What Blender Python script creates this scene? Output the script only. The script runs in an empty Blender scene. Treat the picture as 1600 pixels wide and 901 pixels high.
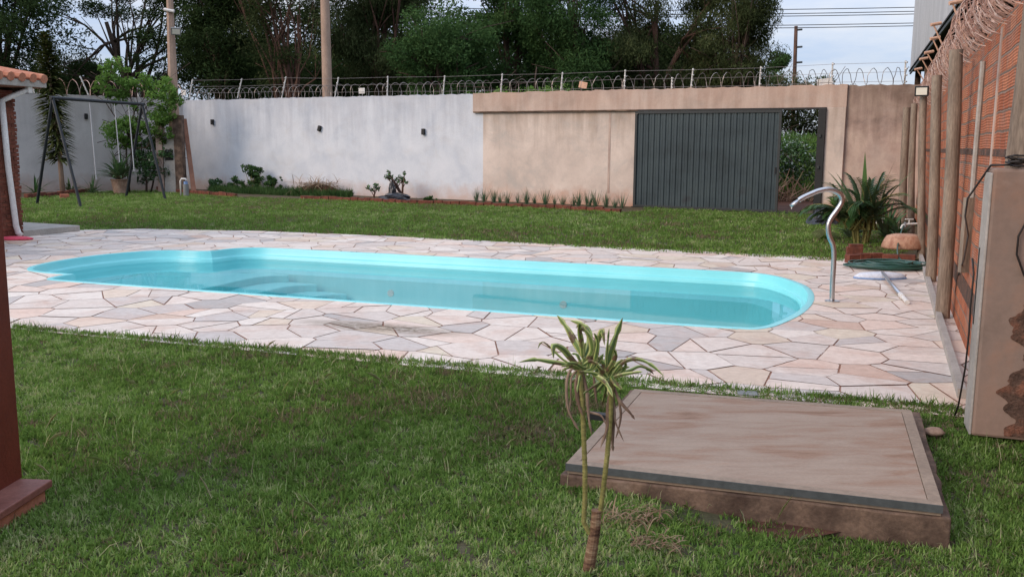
import bpy, math, random
import numpy as np
from mathutils import Vector, Matrix
R_ = math.radians
rnd = random.Random(7)
NP = np.random.RandomState(11)

# ------------------------------------------------------------------ camera
S = bpy.context.scene
COL = S.collection
FPX, CAMH, ROLL = 1450.0, 1.6, 0.008
PITCH = math.atan((450.5 - 228) / FPX)
_F = Vector((0, math.cos(PITCH), -math.sin(PITCH)))
_U0 = Vector((0, math.sin(PITCH), math.cos(PITCH)))
_R = Vector((1, 0, 0)) * math.cos(ROLL) + _U0 * math.sin(ROLL)
_U = _U0 * math.cos(ROLL) - Vector((1, 0, 0)) * math.sin(ROLL)
cd = bpy.data.cameras.new('camera'); cam = bpy.data.objects.new('camera', cd); COL.objects.link(cam)
cd.sensor_width = 36; cd.lens = 36 * FPX / 1600; cd.clip_end = 3000; cd.clip_start = 0.05
M = Matrix((( _R.x, _U.x, -_F.x, 0), (_R.y, _U.y, -_F.y, 0), (_R.z, _U.z, -_F.z, CAMH), (0, 0, 0, 1)))
cam.matrix_world = M
S.camera = cam

# ------------------------------------------------------------------ sky and sun
SUN_EL, SUN_AZ = R_(28), R_(-120)       # azimuth measured from +Y towards +X
W = bpy.data.worlds.new('World'); S.world = W; W.use_nodes = True
nt = W.node_tree; nt.nodes.clear()
o = nt.nodes.new('ShaderNodeOutputWorld'); bg = nt.nodes.new('ShaderNodeBackground')
sky = nt.nodes.new('ShaderNodeTexSky'); sky.sky_type = 'NISHITA'; sky.sun_disc = False
sky.sun_elevation = SUN_EL; sky.sun_rotation = SUN_AZ; sky.air_density = 1.0; sky.dust_density = 1.2
tc = nt.nodes.new('ShaderNodeTexCoord'); mp = nt.nodes.new('ShaderNodeMapping'); mp.inputs['Scale'].default_value = (1.6, 1.6, 7.0)
nz = nt.nodes.new('ShaderNodeTexNoise'); nz.inputs['Scale'].default_value = 2.2; nz.inputs['Detail'].default_value = 8; nz.inputs['Roughness'].default_value = .62
rp = nt.nodes.new('ShaderNodeValToRGB'); rp.color_ramp.elements[0].position = .40; rp.color_ramp.elements[1].position = .72
rp.color_ramp.elements[0].color = (2.75, 3.35, 4.6, 1); rp.color_ramp.elements[1].color = (4.7, 4.65, 4.85, 1)
mx = nt.nodes.new('ShaderNodeMix'); mx.data_type = 'RGBA'
sz_ = nt.nodes.new('ShaderNodeSeparateXYZ'); mr = nt.nodes.new('ShaderNodeMapRange'); mr.inputs['From Min'].default_value = 0; mr.inputs['From Max'].default_value = .8
mr.inputs['To Min'].default_value = .92; mr.inputs['To Max'].default_value = 2.3
vmul = nt.nodes.new('ShaderNodeVectorMath'); vmul.operation = 'SCALE'; L = nt.links.new; L(rp.outputs['Color'], vmul.inputs[0]); mx.inputs['Factor'].default_value = .85
L = nt.links.new
L(tc.outputs['Generated'], mp.inputs['Vector']); L(mp.outputs['Vector'], nz.inputs['Vector']); L(nz.outputs['Fac'], rp.inputs['Fac'])
L(tc.outputs['Generated'], sz_.inputs[0]); L(sz_.outputs[2], mr.inputs['Value']); L(mr.outputs[0], vmul.inputs['Scale']); L(vmul.outputs[0], mx.inputs['B']); L(sky.outputs['Color'], mx.inputs['A']); L(mx.outputs['Result'], bg.inputs['Color'])
bg.inputs['Strength'].default_value = 0.10; L(bg.outputs['Background'], o.inputs['Surface'])
sl = bpy.data.lights.new('sun', 'SUN'); sl.energy = 1.3; sl.angle = R_(35); sl.color = (1.0, .79, .62)
so = bpy.data.objects.new('sun', sl); COL.objects.link(so)
sd = Vector((math.sin(SUN_AZ) * math.cos(SUN_EL), math.cos(SUN_AZ) * math.cos(SUN_EL), math.sin(SUN_EL)))
so.rotation_euler = sd.to_track_quat('Z', 'Y').to_euler()
S.view_settings.view_transform = 'Standard'; S.view_settings.look = 'None'; S.view_settings.gamma = 1
S.view_settings.exposure = 0.82
S.render.engine = 'CYCLES'
try:
    S.cycles.max_bounces = 8; S.cycles.transparent_max_bounces = 12
except Exception: pass

# ------------------------------------------------------------------ measuring helpers (photo measurements to metres)
def ray(x, y): return _F + _R * ((x - 800) / FPX) - _U * ((y - 450.5) / FPX)
def at(x, y, z=0.0):
    d = ray(x, y); t = (z - CAMH) / d.z
    return Vector((d.x * t, d.y * t, z))
def atY(x, y, Y):
    d = ray(x, y); t = Y / d.y
    return Vector((d.x * t, Y, CAMH + d.z * t))

# ------------------------------------------------------------------ mesh helpers
class MB:
    def __init__(s): s.v = []; s.f = []
    def add(s, vs, fs):
        n = len(s.v); s.v += [tuple(v) for v in vs]; s.f += [tuple(i + n for i in f) for f in fs]
    def box(s, c, d, rz=0, m=None):
        x, y, z = [k / 2 for k in d]
        vs = [Vector(p) for p in ((-x,-y,-z),(x,-y,-z),(x,y,-z),(-x,y,-z),(-x,-y,z),(x,-y,z),(x,y,z),(-x,y,z))]
        mm = m if m is not None else Matrix.Rotation(rz, 3, 'Z')
        s.add([mm @ v + Vector(c) for v in vs], [(0,3,2,1),(4,5,6,7),(0,1,5,4),(1,2,6,5),(2,3,7,6),(3,0,4,7)])
        return s
    def prism(s, poly, z0, z1):
        n = len(poly); a = sum(poly[i][0]*poly[(i+1)%n][1]-poly[(i+1)%n][0]*poly[i][1] for i in range(n))
        if a < 0: poly = list(reversed(poly))
        s.add([(p[0], p[1], z0) for p in poly] + [(p[0], p[1], z1) for p in poly],
              [tuple(range(n-1, -1, -1)), tuple(range(n, 2*n))] + [(i, (i+1)%n, n+(i+1)%n, n+i) for i in range(n)])
        return s
    def tube(s, path, r, n=8, cap=True, flat=1.0):
        path = [Vector(p) for p in path]; m = len(path)
        rs = r if isinstance(r, (list, tuple)) else [r] * m
        t0 = (path[1] - path[0]).normalized()
        up = Vector((0, 0, 1)) if abs(t0.z) < .9 else Vector((1, 0, 0))
        a = t0.cross(up).normalized(); vs = []
        for i, p in enumerate(path):
            t = (path[min(i+1, m-1)] - path[max(i-1, 0)]).normalized()
            a = (a - t * a.dot(t)); a = a.normalized() if a.length > 1e-6 else t.orthogonal().normalized()
            b = t.cross(a)
            for k in range(n):
                q = 2 * math.pi * k / n
                vs.append(p + a * (math.cos(q) * rs[i]) + b * (math.sin(q) * rs[i] * flat))
        fs = [(i*n+k, i*n+(k+1)%n, (i+1)*n+(k+1)%n, (i+1)*n+k) for i in range(m-1) for k in range(n)]
        if cap: fs += [tuple(range(n-1, -1, -1)), tuple(range((m-1)*n, m*n))]
        s.add(vs, fs); return s
    def lathe(s, prof, c=(0,0,0), n=20, sx=1, sy=1, wob=0, rg=None):
        vs = []; m = len(prof)
        w = [1 + (rg.uniform(-wob, wob) if rg else 0) for _ in range(n)]
        for r, z in prof:
            for k in range(n):
                q = 2*math.pi*k/n
                vs.append((c[0]+math.cos(q)*r*sx*w[k], c[1]+math.sin(q)*r*sy*w[k], c[2]+z))
        fs = [(i*n+k, i*n+(k+1)%n, (i+1)*n+(k+1)%n, (i+1)*n+k) for i in range(m-1) for k in range(n)]
        fs += [tuple(range(n-1, -1, -1)), tuple(range((m-1)*n, m*n))]
        s.add(vs, fs); return s
    def strip(s, pts, side, ws):
        """leaf-like ribbon: centre line pts, half-width vectors side*w, slight V fold"""
        vs = []
        for p, w in zip(pts, ws): vs += [Vector(p) - side * w, Vector(p) + Vector((0,0,-w*.35)), Vector(p) + side * w]
        m = len(pts); fs = []
        for i in range(m-1):
            for k in (0, 1): fs.append((i*3+k, i*3+k+1, (i+1)*3+k+1, (i+1)*3+k))
        s.add(vs, fs); return s
    def build(s, name, mat, parent=None, smooth=False, bevel=0, loc=None):
        me = bpy.data.meshes.new(name); me.from_pydata(s.v, [], s.f); me.update()
        if smooth: me.polygons.foreach_set('use_smooth', [True] * len(me.polygons))
        return link(name, me, mat, parent, bevel, loc)

def link(name, me, mat, parent=None, bevel=0, loc=None):
    ob = bpy.data.objects.new(name, me); COL.objects.link(ob)
    for m in (mat if isinstance(mat, (list, tuple)) else [mat]): me.materials.append(m)
    if parent is not None: ob.parent = parent
    if loc is not None: ob.location = loc
    if bevel:
        b = ob.modifiers.new('bevel', 'BEVEL'); b.width = bevel; b.segments = 2; b.limit_method = 'ANGLE'
    return ob

def quads_mesh(name, V, nper, mat, tone=None, parent=None, faces=None):
    """V: (N,nper,3) polygons, one per element"""
    N = V.shape[0]; me = bpy.data.meshes.new(name)
    me.vertices.add(N * nper); me.vertices.foreach_set('co', V.reshape(-1).astype(np.float32))
    me.loops.add(N * nper); me.loops.foreach_set('vertex_index', np.arange(N * nper, dtype=np.int32))
    me.polygons.add(N); me.polygons.foreach_set('loop_start', np.arange(0, N * nper, nper, dtype=np.int32))
    me.polygons.foreach_set('loop_total', np.full(N, nper, dtype=np.int32))
    me.update(calc_edges=True)
    if tone is not None:
        a = me.attributes.new('tone', 'FLOAT', 'FACE'); a.data.foreach_set('value', tone.astype(np.float32))
    return link(name, me, mat, parent)

def tag(o, label=None, cat=None, group=None, kind=None):
    if label: o['label'] = label
    if cat: o['category'] = cat
    if group: o['group'] = group
    if kind: o['kind'] = kind
    return o
def thing(name, label, cat, loc=(0,0,0), rz=0, group=None):
    e = bpy.data.objects.new(name, None); COL.objects.link(e); e.empty_display_size = .1
    e.location = loc; e.rotation_euler = (0, 0, rz)
    return tag(e, label, cat, group)
def copy_thing(root, label, loc, rz=0):
    c = root.copy(); COL.objects.link(c); c.location = loc; c.rotation_euler = (0, 0, rz); c['label'] = label
    for ch in list(root.children):
        k = ch.copy(); COL.objects.link(k); k.parent = c
        for g in ch.children:
            d = g.copy(); COL.objects.link(d); d.parent = k
    return c

# ------------------------------------------------------------------ materials
def newmat(name):
    m = bpy.data.materials.new(name); m.use_nodes = True; t = m.node_tree; t.nodes.clear()
    return m, t, t.nodes.new('ShaderNodeOutputMaterial')
def ramp(t, cols, fac):
    r = t.nodes.new('ShaderNodeValToRGB'); e = r.color_ramp.elements
    while len(e) < len(cols): e.new(.5)
    for i, c in enumerate(cols):
        pos, c = (c if isinstance(c[1], (tuple, list)) else (i / max(1, len(cols)-1), c))
        e[i].position = pos; e[i].color = (*c, 1)
    t.links.new(fac, r.inputs['Fac']); return r.outputs['Color']
def noise(t, vec, scale, detail=6, rough=.6, dist=0):
    n = t.nodes.new('ShaderNodeTexNoise'); n.inputs['Scale'].default_value = scale; n.inputs['Detail'].default_value = detail
    n.inputs['Roughness'].default_value = rough; n.inputs['Distortion'].default_value = dist
    t.links.new(vec, n.inputs['Vector']); return n.outputs['Fac']
def mapped(t, sc=(1,1,1), coord='Object', loc=(0,0,0), rot=(0,0,0)):
    c = t.nodes.new('ShaderNodeTexCoord'); m = t.nodes.new('ShaderNodeMapping')
    m.inputs['Scale'].default_value = sc; m.inputs['Location'].default_value = loc; m.inputs['Rotation'].default_value = rot
    t.links.new(c.outputs[coord], m.inputs['Vector']); return m.outputs['Vector']
def mixc(t, a, b, fac, mode='MIX'):
    m = t.nodes.new('ShaderNodeMix'); m.data_type = 'RGBA'; m.blend_type = mode
    for k, v in (('A', a), ('B', b), ('Factor', fac)):
        if isinstance(v, (int, float)): m.inputs[k].default_value = v
        elif isinstance(v, tuple): m.inputs[k].default_value = (*v, 1)
        else: t.links.new(v, m.inputs[k])
    return m.outputs['Result']
def mth(t, op, a, b=0.0, clamp=False):
    m = t.nodes.new('ShaderNodeMath'); m.operation = op; m.use_clamp = clamp
    for i, v in enumerate((a, b)):
        if isinstance(v, (int, float)): m.inputs[i].default_value = v
        else: t.links.new(v, m.inputs[i])
    return m.outputs[0]
def sepz(t, vec, ax):
    s = t.nodes.new('ShaderNodeSeparateXYZ'); t.links.new(vec, s.inputs[0]); return s.outputs[ax]
def finish(t, out, col, rough=.8, metal=0, hgt=None, bump=.3, bdist=.01, spec=.3):
    p = t.nodes.new('ShaderNodeBsdfPrincipled'); p.inputs['Metallic'].default_value = metal
    p.inputs['Specular IOR Level'].default_value = spec
    if isinstance(rough, (int, float)): p.inputs['Roughness'].default_value = rough
    else: t.links.new(rough, p.inputs['Roughness'])
    if isinstance(col, tuple): p.inputs['Base Color'].default_value = (*col, 1)
    else: t.links.new(col, p.inputs['Base Color'])
    if hgt is not None:
        b = t.nodes.new('ShaderNodeBump'); b.inputs['Strength'].default_value = bump; b.inputs['Distance'].default_value = bdist
        t.links.new(hgt, b.inputs['Height']); t.links.new(b.outputs['Normal'], p.inputs['Normal'])
    t.links.new(p.outputs['BSDF'], out.inputs['Surface']); return p
def pm(name, cols, scale=3, sc=(1,1,1), rough=.85, metal=0, fine=40, fineamt=.25, bump=.3, bdist=.01, spec=.3, detail=6, dist=0):
    m, t, o = newmat(name); v = mapped(t, sc)
    n1 = noise(t, v, scale, detail, .62, dist); c = ramp(t, cols, n1)
    n2 = noise(t, v, fine, 4, .6)
    g = ramp(t, [(.3, (1-fineamt,)*3), (.7, (1+fineamt*.0,)*3)], n2)
    c = mixc(t, c, g, 1.0, 'MULTIPLY')
    finish(t, o, c, rough, metal, mth(t, 'ADD', n1, mth(t, 'MULTIPLY', n2, .5)), bump, bdist, spec)
    return m
def leafmat(name, cols, trans=.3, gloss=.0):
    m, t, o = newmat(name)
    a = t.nodes.new('ShaderNodeAttribute'); a.attribute_name = 'tone'
    c = ramp(t, cols, a.outputs['Fac'])
    d = t.nodes.new('ShaderNodeBsdfDiffuse'); tr = t.nodes.new('ShaderNodeBsdfTranslucent'); mx = t.nodes.new('ShaderNodeMixShader')
    mx.inputs[0].default_value = trans
    t.links.new(c, d.inputs['Color']); t.links.new(mixc(t, c, (1.0, 1.0, .6), .35, 'MULTIPLY'), tr.inputs['Color'])
    t.links.new(d.outputs[0], mx.inputs[1]); t.links.new(tr.outputs[0], mx.inputs[2]); sh = mx.outputs[0]
    if gloss:
        g = t.nodes.new('ShaderNodeBsdfGlossy'); g.inputs['Roughness'].default_value = .45
        fr = t.nodes.new('ShaderNodeFresnel'); fr.inputs['IOR'].default_value = 1.4
        m2 = t.nodes.new('ShaderNodeMixShader'); t.links.new(mth(t, 'MULTIPLY', fr.outputs[0], gloss), m2.inputs[0])
        t.links.new(sh, m2.inputs[1]); t.links.new(g.outputs[0], m2.inputs[2]); sh = m2.outputs[0]
    t.links.new(sh, o.inputs['Surface']); return m

# walls carry dirt: red soil splashed on the bottom, streaks from the top
def plaster(name, cols, splash, splash_h=.5, streak=(.6,.55,.5), streak_amt=.35, h=3.1, scale=1.2, fine=.12, gloss=.85, blotch=.25):
    m, t, o = newmat(name); v = mapped(t)
    n1 = noise(t, v, scale, 8, .62, .3); c = ramp(t, cols, n1)
    vs = mapped(t, (2.2, 2.2, .22)); n3 = noise(t, vs, 2.0, 6, .6)
    z = sepz(t, v, 2)
    up = mth(t, 'MULTIPLY', mth(t, 'SUBTRACT', mth(t, 'ADD', mth(t, 'DIVIDE', z, h), mth(t, 'MULTIPLY', n3, 1.2)), 1.15), 2.2, True)
    c = mixc(t, c, mixc(t, c, streak, 1.0, 'MULTIPLY'), mth(t, 'MULTIPLY', up, streak_amt))
    lo = mth(t, 'SUBTRACT', 1.0, mth(t, 'DIVIDE', mth(t, 'ADD', z, mth(t, 'MULTIPLY', mth(t, 'SUBTRACT', noise(t, v, 3.5, 6, .6), .5), -splash_h*1.6)), splash_h), True)
    c = mixc(t, c, splash, mth(t, 'MULTIPLY', lo, .75))
    nb = noise(t, mapped(t, (1, 1, 1.3), loc=(3.7, 1.2, .4)), 1.1, 9, .7, .8)
    c = mixc(t, c, (.46,.42,.38), mth(t, 'MULTIPLY', ramp(t, [(.50, (0,0,0)), (.70, (1,1,1))], nb), blotch))
    n2 = noise(t, v, 26, 6, .7)
    c = mixc(t, c, ramp(t, [(.3, (1-fine,)*3), (.75, (1, 1, 1))], n2), 1.0, 'MULTIPLY')
    finish(t, o, c, gloss, 0, mth(t, 'ADD', n1, mth(t, 'MULTIPLY', n2, .35)), .35, .015, .2)
    return m

M_ = {}
M_['white_wall'] = plaster('white_wall', [(.25, (.50,.54,.60)), (.5, (.62,.65,.69)), (.75, (.70,.72,.75))], (.52,.36,.28), .55, (.72,.72,.74), .75)
M_['side_wall'] = plaster('side_wall', [(.25, (.46,.45,.44)), (.5, (.56,.54,.52)), (.75, (.63,.61,.59))], (.45,.30,.23), .6, (.7,.68,.66), .6)
M_['beige_wall'] = plaster('beige_wall', [(.3, (.48,.41,.36)), (.48, (.60,.50,.43)), (.68, (.70,.59,.51))], (.46,.22,.13), .5, (.55,.5,.45), .8, blotch=.75)
M_['beam'] = plaster('beam', [(.3, (.45,.36,.30)), (.5, (.58,.46,.385)), (.72, (.67,.53,.44))], (.6,.4,.3), .01, (.62,.5,.45), .6)
M_['old_wall'] = plaster('old_wall', [(.28, (.27,.20,.17)), (.45, (.42,.31,.26)), (.6, (.52,.40,.33)), (.75, (.55,.37,.30))], (.30,.17,.12), .6, (.45,.42,.38), .8, scale=1.6)
M_['pillar_plaster'] = plaster('pillar_plaster', [(.3, (.17,.13,.105)), (.5, (.24,.175,.14)), (.7, (.30,.18,.125))], (.30,.20,.15), .5, (.8,.7,.65), .3, h=1.5, scale=2.5)
M_['concrete'] = pm('concrete', [(.3, (.30,.28,.25)), (.6, (.42,.39,.35)), (.8, (.48,.44,.40))], 3, fine=45)
M_['pole'] = pm('pole', [(.3, (.26,.19,.145)), (.55, (.40,.28,.21)), (.75, (.50,.36,.28))], 2, (1,1,.4))
M_['wood_post'] = pm('wood_post', [(.3, (.16,.12,.09)), (.5, (.27,.21,.16)), (.7, (.36,.29,.22))], 3.5, (3,3,.5), fine=30, fineamt=.4, bdist=.02)
M_['plank'] = pm('plank', [(.3, (.20,.09,.06)), (.7, (.33,.17,.11))], 5, (1,1,.3))
M_['slab_side'] = pm('slab_side', [(.32, (.055,.032,.022)), (.48, (.12,.078,.055)), (.6, (.20,.13,.09)), (.75, (.27,.19,.14))], 4.5, fine=60, fineamt=.35, bump=.4, bdist=.015)
M_['bare_masonry'] = pm('bare_masonry', [(.3, (.07,.042,.03)), (.5, (.13,.075,.052)), (.66, (.24,.10,.06)), (.8, (.30,.2,.15))], 9, fine=60, fineamt=.5, bump=.8, bdist=.03)
M_['lid_top'] = pm('lid_top', [(.28, (.20,.115,.07)), (.40, (.29,.185,.125)), (.5, (.31,.225,.165)), (.62, (.345,.265,.20)), (.8, (.33,.20,.13))], 3.0, (.8,3.2,1), rough=.7, fine=70, fineamt=.22, detail=10, dist=.5)
M_['lid_frame'] = pm('lid_frame', [(.3, (.22,.165,.12)), (.7, (.32,.245,.18))], 4, rough=.7)
M_['dark_grey'] = pm('dark_grey', [(.3, (.055,.062,.062)), (.7, (.09,.10,.10))], 6, rough=.6)
M_['recess_shade'] = pm('recess_shade', [(.02,.02,.02), (.03,.028,.025)], 5)  # near-black plates that carry the shade of a recess in their colour
M_['gate'] = pm('gate', [(.3, (.020,.033,.038)), (.5, (.036,.056,.064)), (.62, (.044,.066,.072)), (.75, (.027,.031,.037))], 1.1, rough=.55, fine=12, fineamt=.18, spec=.35, bump=.05)
M_['gate_frame'] = pm('gate_frame', [(.03,.035,.036), (.05,.055,.055)], 4, rough=.55)
M_['black_metal'] = pm('black_metal', [(.012,.013,.014), (.03,.03,.03)], 8, rough=.5)
M_['blue_black'] = pm('blue_black', [(.010,.014,.018), (.022,.028,.034)], 8, rough=.45)
M_['chain'] = pm('chain', [(.40,.41,.43), (.55,.56,.58)], 30, rough=.5)
M_['wire'] = pm('wire', [(.20,.17,.15), (.40,.35,.32)], 20, rough=.45, metal=.5)
M_['wire_bright'] = pm('wire_bright', [(.3, (.20,.09,.06)), (.5, (.42,.25,.19)), (.68, (.70,.58,.52))], 4, rough=.45, metal=.1)
M_['white_paint'] = pm('white_paint', [(.60,.58,.54), (.78,.77,.74)], 12, rough=.5)
M_['warm_orange'] = pm('warm_orange', [(.62,.36,.24), (.72,.44,.30)], 9, rough=.5)
M_['steel'] = pm('steel', [(.45,.46,.47), (.60,.61,.62)], 6, rough=.34, metal=1, fineamt=.1, bump=.02)
M_['terracotta'] = pm('terracotta', [(.3, (.26,.08,.045)), (.7, (.40,.15,.085))], 6, fine=40)
M_['brick_edge'] = pm('brick_edge', [(.3, (.09,.032,.022)), (.55, (.19,.062,.038)), (.8, (.30,.11,.065))], 6, fine=30, fineamt=.4)
M_['red_paint'] = pm('red_paint', [(.3, (.12,.024,.013)), (.7, (.175,.038,.02))], 3, rough=.6, fine=70)
M_['red_cement'] = pm('red_cement', [(.3, (.17,.06,.045)), (.7, (.30,.13,.10))], 6, rough=.6)
M_['tile'] = pm('tile', [(.3, (.36,.13,.075)), (.7, (.52,.24,.15))], 5)
M_['cladding'] = pm('cladding', [(.3, (.36,.38,.40)), (.7, (.48,.50,.52))], 1, (1,1,.3), rough=.5, fineamt=.12)
M_['dark'] = pm('dark', [(.02,.018,.017), (.035,.03,.028)], 2)
M_['hose'] = pm('hose', [(.012,.06,.045), (.025,.10,.075)], 9, rough=.35, spec=.5)
M_['rubber'] = pm('rubber', [(.012,.010,.010), (.03,.025,.022)], 12, rough=.5)
M_['bag'] = pm('bag', [(.010,.011,.014), (.03,.034,.045)], 4, rough=.28, spec=.6)
M_['head_white'] = pm('head_white', [(.55,.60,.68), (.72,.75,.80)], 9, rough=.4)
M_['head_blue'] = pm('head_blue', [(.18,.30,.55), (.25,.38,.62)], 9, rough=.4)
M_['pink'] = pm('pink', [(.60,.06,.10), (.85,.12,.18)], 9, rough=.6)
M_['rock'] = pm('rock', [(.3, (.22,.13,.09)), (.7, (.42,.30,.22))], 7, fine=30)
M_['rust_basin'] = pm('rust_basin', [(.3, (.30,.13,.08)), (.5, (.50,.30,.20)), (.7, (.38,.17,.10))], 6, rough=.6, dist=1)
M_['soil'] = pm('soil', [(.3, (.06,.026,.017)), (.55, (.12,.05,.03)), (.8, (.20,.09,.055))], 2.5, fine=30, fineamt=.4, bdist=.03)
M_['bed'] = pm('bed', [(.3, (.05,.035,.02)), (.5, (.09,.07,.03)), (.7, (.15,.08,.05))], 1.5, fine=22, fineamt=.5, bdist=.03)
M_['lawn'] = pm('lawn', [(.3, (.06,.07,.028)), (.5, (.085,.08,.04)), (.7, (.12,.09,.055))], 2.0, fine=35, fineamt=.5, bdist=.03)
M_['far_ground'] = pm('far_ground', [(.3, (.04,.06,.02)), (.6, (.07,.09,.03)), (.8, (.16,.10,.06))], .25, fine=3, fineamt=.5)
M_['bark_dark'] = pm('bark_dark', [(.3, (.035,.024,.018)), (.7, (.10,.065,.045))], 3, (2,2,.5), fineamt=.4)
M_['bark_red'] = pm('bark_red', [(.3, (.06,.035,.026)), (.7, (.19,.10,.07))], 3, (2,2,.5), fineamt=.4)
M_['grey_plastic'] = pm('grey_plastic', [(.16,.17,.17), (.26,.27,.26)], 9, rough=.6)
M_['canes'] = pm('canes', [(.3, (.17,.16,.045)), (.7, (.32,.29,.10))], 10, (1,1,2), fine=60, fineamt=.5)

# lamp glass: a lens in front of a lamp that is off
m, t, o_ = newmat('lamp_lens'); finish(t, o_, (.75,.73,.62), .25, 0, None, spec=.6); M_['lens'] = m

# clay block wall
m, t, o_ = newmat('clay_block'); v = mapped(t)
cx = t.nodes.new('ShaderNodeCombineXYZ'); t.links.new(sepz(t, v, 0), cx.inputs[0]); t.links.new(sepz(t, v, 2), cx.inputs[1])
warp = noise(t, v, 1.6, 3, .5)
vm = t.nodes.new('ShaderNodeVectorMath'); vm.operation = 'ADD'; cz = t.nodes.new('ShaderNodeCombineXYZ')
t.links.new(mth(t, 'MULTIPLY', warp, .05), cz.inputs[1]); t.links.new(cx.outputs[0], vm.inputs[0]); t.links.new(cz.outputs[0], vm.inputs[1])
b = t.nodes.new('ShaderNodeTexBrick'); b.inputs['Scale'].default_value = 1; b.inputs['Brick Width'].default_value = .30; b.inputs['Row Height'].default_value = .125
b.inputs['Mortar Size'].default_value = .010; b.inputs['Mortar Smooth'].default_value = .3; b.offset = .5; b.inputs['Bias'].default_value = 0
b.inputs['Color1'].default_value = (.44,.13,.062,1); b.inputs['Color2'].default_value = (.60,.23,.12,1); b.inputs['Mortar'].default_value = (.30,.21,.16,1)
t.links.new(vm.outputs[0], b.inputs['Vector'])
wv = t.nodes.new('ShaderNodeTexWave'); wv.wave_type = 'BANDS'; wv.bands_direction = 'Y'; wv.inputs['Scale'].default_value = 16; wv.inputs['Distortion'].default_value = .6
t.links.new(vm.outputs[0], wv.inputs['Vector'])
c = mixc(t, b.outputs['Color'], ramp(t, [(.2, (.62,.58,.56)), (.6, (1,1,1))], wv.outputs['Fac']), .55, 'MULTIPLY')
st = noise(t, mapped(t, (1, 1, 1.6)), 1.5, 8, .65)
c = mixc(t, c, (.30,.22,.18), ramp(t, [(.5, (0,0,0)), (.72, (.8,.8,.8))], st))
c = mixc(t, c, ramp(t, [(.3, (.6,.6,.6)), (.7, (1,1,1))], noise(t, v, 22, 5, .7)), 1.0, 'MULTIPLY')
hh = mth(t, 'ADD', mth(t, 'MULTIPLY', b.outputs['Fac'], -1.0), mth(t, 'MULTIPLY', wv.outputs['Fac'], .35))
finish(t, o_, c, .9, 0, hh, .8, .012, .15); M_['clay_block'] = m

# flagstones (per-stone tone attribute)
m, t, o_ = newmat('flagstone'); a = t.nodes.new('ShaderNodeAttribute'); a.attribute_name = 'tone'; v = mapped(t)
c = ramp(t, [(0, (.42,.39,.36)), (.08, (.54,.49,.45)), (.25, (.64,.56,.49)), (.45, (.70,.61,.53)), (.65, (.74,.67,.59)), (.82, (.70,.54,.44)), (.93, (.66,.58,.45)), (1, (.58,.42,.33))], a.outputs['Fac'])
n1 = noise(t, v, 2.2, 8, .65, .5); n2 = noise(t, v, 14, 6, .7)
c = mixc(t, c, (.50,.29,.20), mth(t, 'MULTIPLY', ramp(t, [(.48, (0,0,0)), (.72, (1,1,1))], n1), .50))
c = mixc(t, c, ramp(t, [(.25, (.78,.76,.75)), (.65, (1,1,1))], n2), 1.0, 'MULTIPLY')
c = mixc(t, c, (.33,.29,.27), ramp(t, [(.60, (0,0,0)), (.80, (.5,.5,.5))], noise(t, mapped(t, loc=(5,3,0)), .9, 8, .7)))
# the green-brown algae stain in front of the pool
sv = mapped(t, loc=(1.15, -8.05, 0)); sx = mth(t, 'DIVIDE', sepz(t, sv, 0), .8); sy = mth(t, 'DIVIDE', mth(t, 'ADD', sepz(t, sv, 1), mth(t, 'MULTIPLY', sepz(t, sv, 0), .35)), .24)
rr = mth(t, 'ADD', mth(t, 'MULTIPLY', sx, sx), mth(t, 'MULTIPLY', sy, sy))
stf = mth(t, 'SUBTRACT', 1.6, mth(t, 'ADD', rr, mth(t, 'MULTIPLY', n1, .9)), True)
c = mixc(t, c, (.17,.13,.085), mth(t, 'MULTIPLY', mth(t, 'MULTIPLY', stf, ramp(t, [(.38, (.35,.35,.35)), (.55, (1,1,1))], n2)), .9))
finish(t, o_, c, .62, 0, mth(t, 'ADD', n1, n2), .35, .012, .3); M_['flagstone'] = m
M_['mortar'] = pm('mortar', [(.3, (.24,.105,.065)), (.5, (.36,.18,.115)), (.7, (.50,.33,.25))], 6, fine=40, fineamt=.3)

# pool shell and water
m, t, o_ = newmat('pool_shell'); v = mapped(t)
c = ramp(t, [(.3, (.19,.62,.65)), (.7, (.24,.68,.70))], noise(t, v, 1.5, 4, .5)); finish(t, o_, c, .3, 0, None, spec=.4); M_['shell'] = m
m, t, o_ = newmat('pool_water')
tr = t.nodes.new('ShaderNodeBsdfTransparent'); tr.inputs['Color'].default_value = (.90,.99,.99,1)
g = t.nodes.new('ShaderNodeBsdfGlossy'); g.inputs['Roughness'].default_value = .02; fr = t.nodes.new('ShaderNodeFresnel'); fr.inputs['IOR'].default_value = 1.33
bp = t.nodes.new('ShaderNodeBump'); bp.inputs['Strength'].default_value = .02; bp.inputs['Distance'].default_value = .02
t.links.new(noise(t, mapped(t), 2.5, 3, .5), bp.inputs['Height']); t.links.new(bp.outputs[0], g.inputs['Normal']); t.links.new(bp.outputs[0], fr.inputs['Normal'])
mx = t.nodes.new('ShaderNodeMixShader'); t.links.new(mth(t, 'MULTIPLY', fr.outputs[0], .64), mx.inputs[0]); t.links.new(tr.outputs[0], mx.inputs[1]); t.links.new(g.outputs[0], mx.inputs[2])
t.links.new(mx.outputs[0], o_.inputs['Surface']); M_['water'] = m

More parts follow.
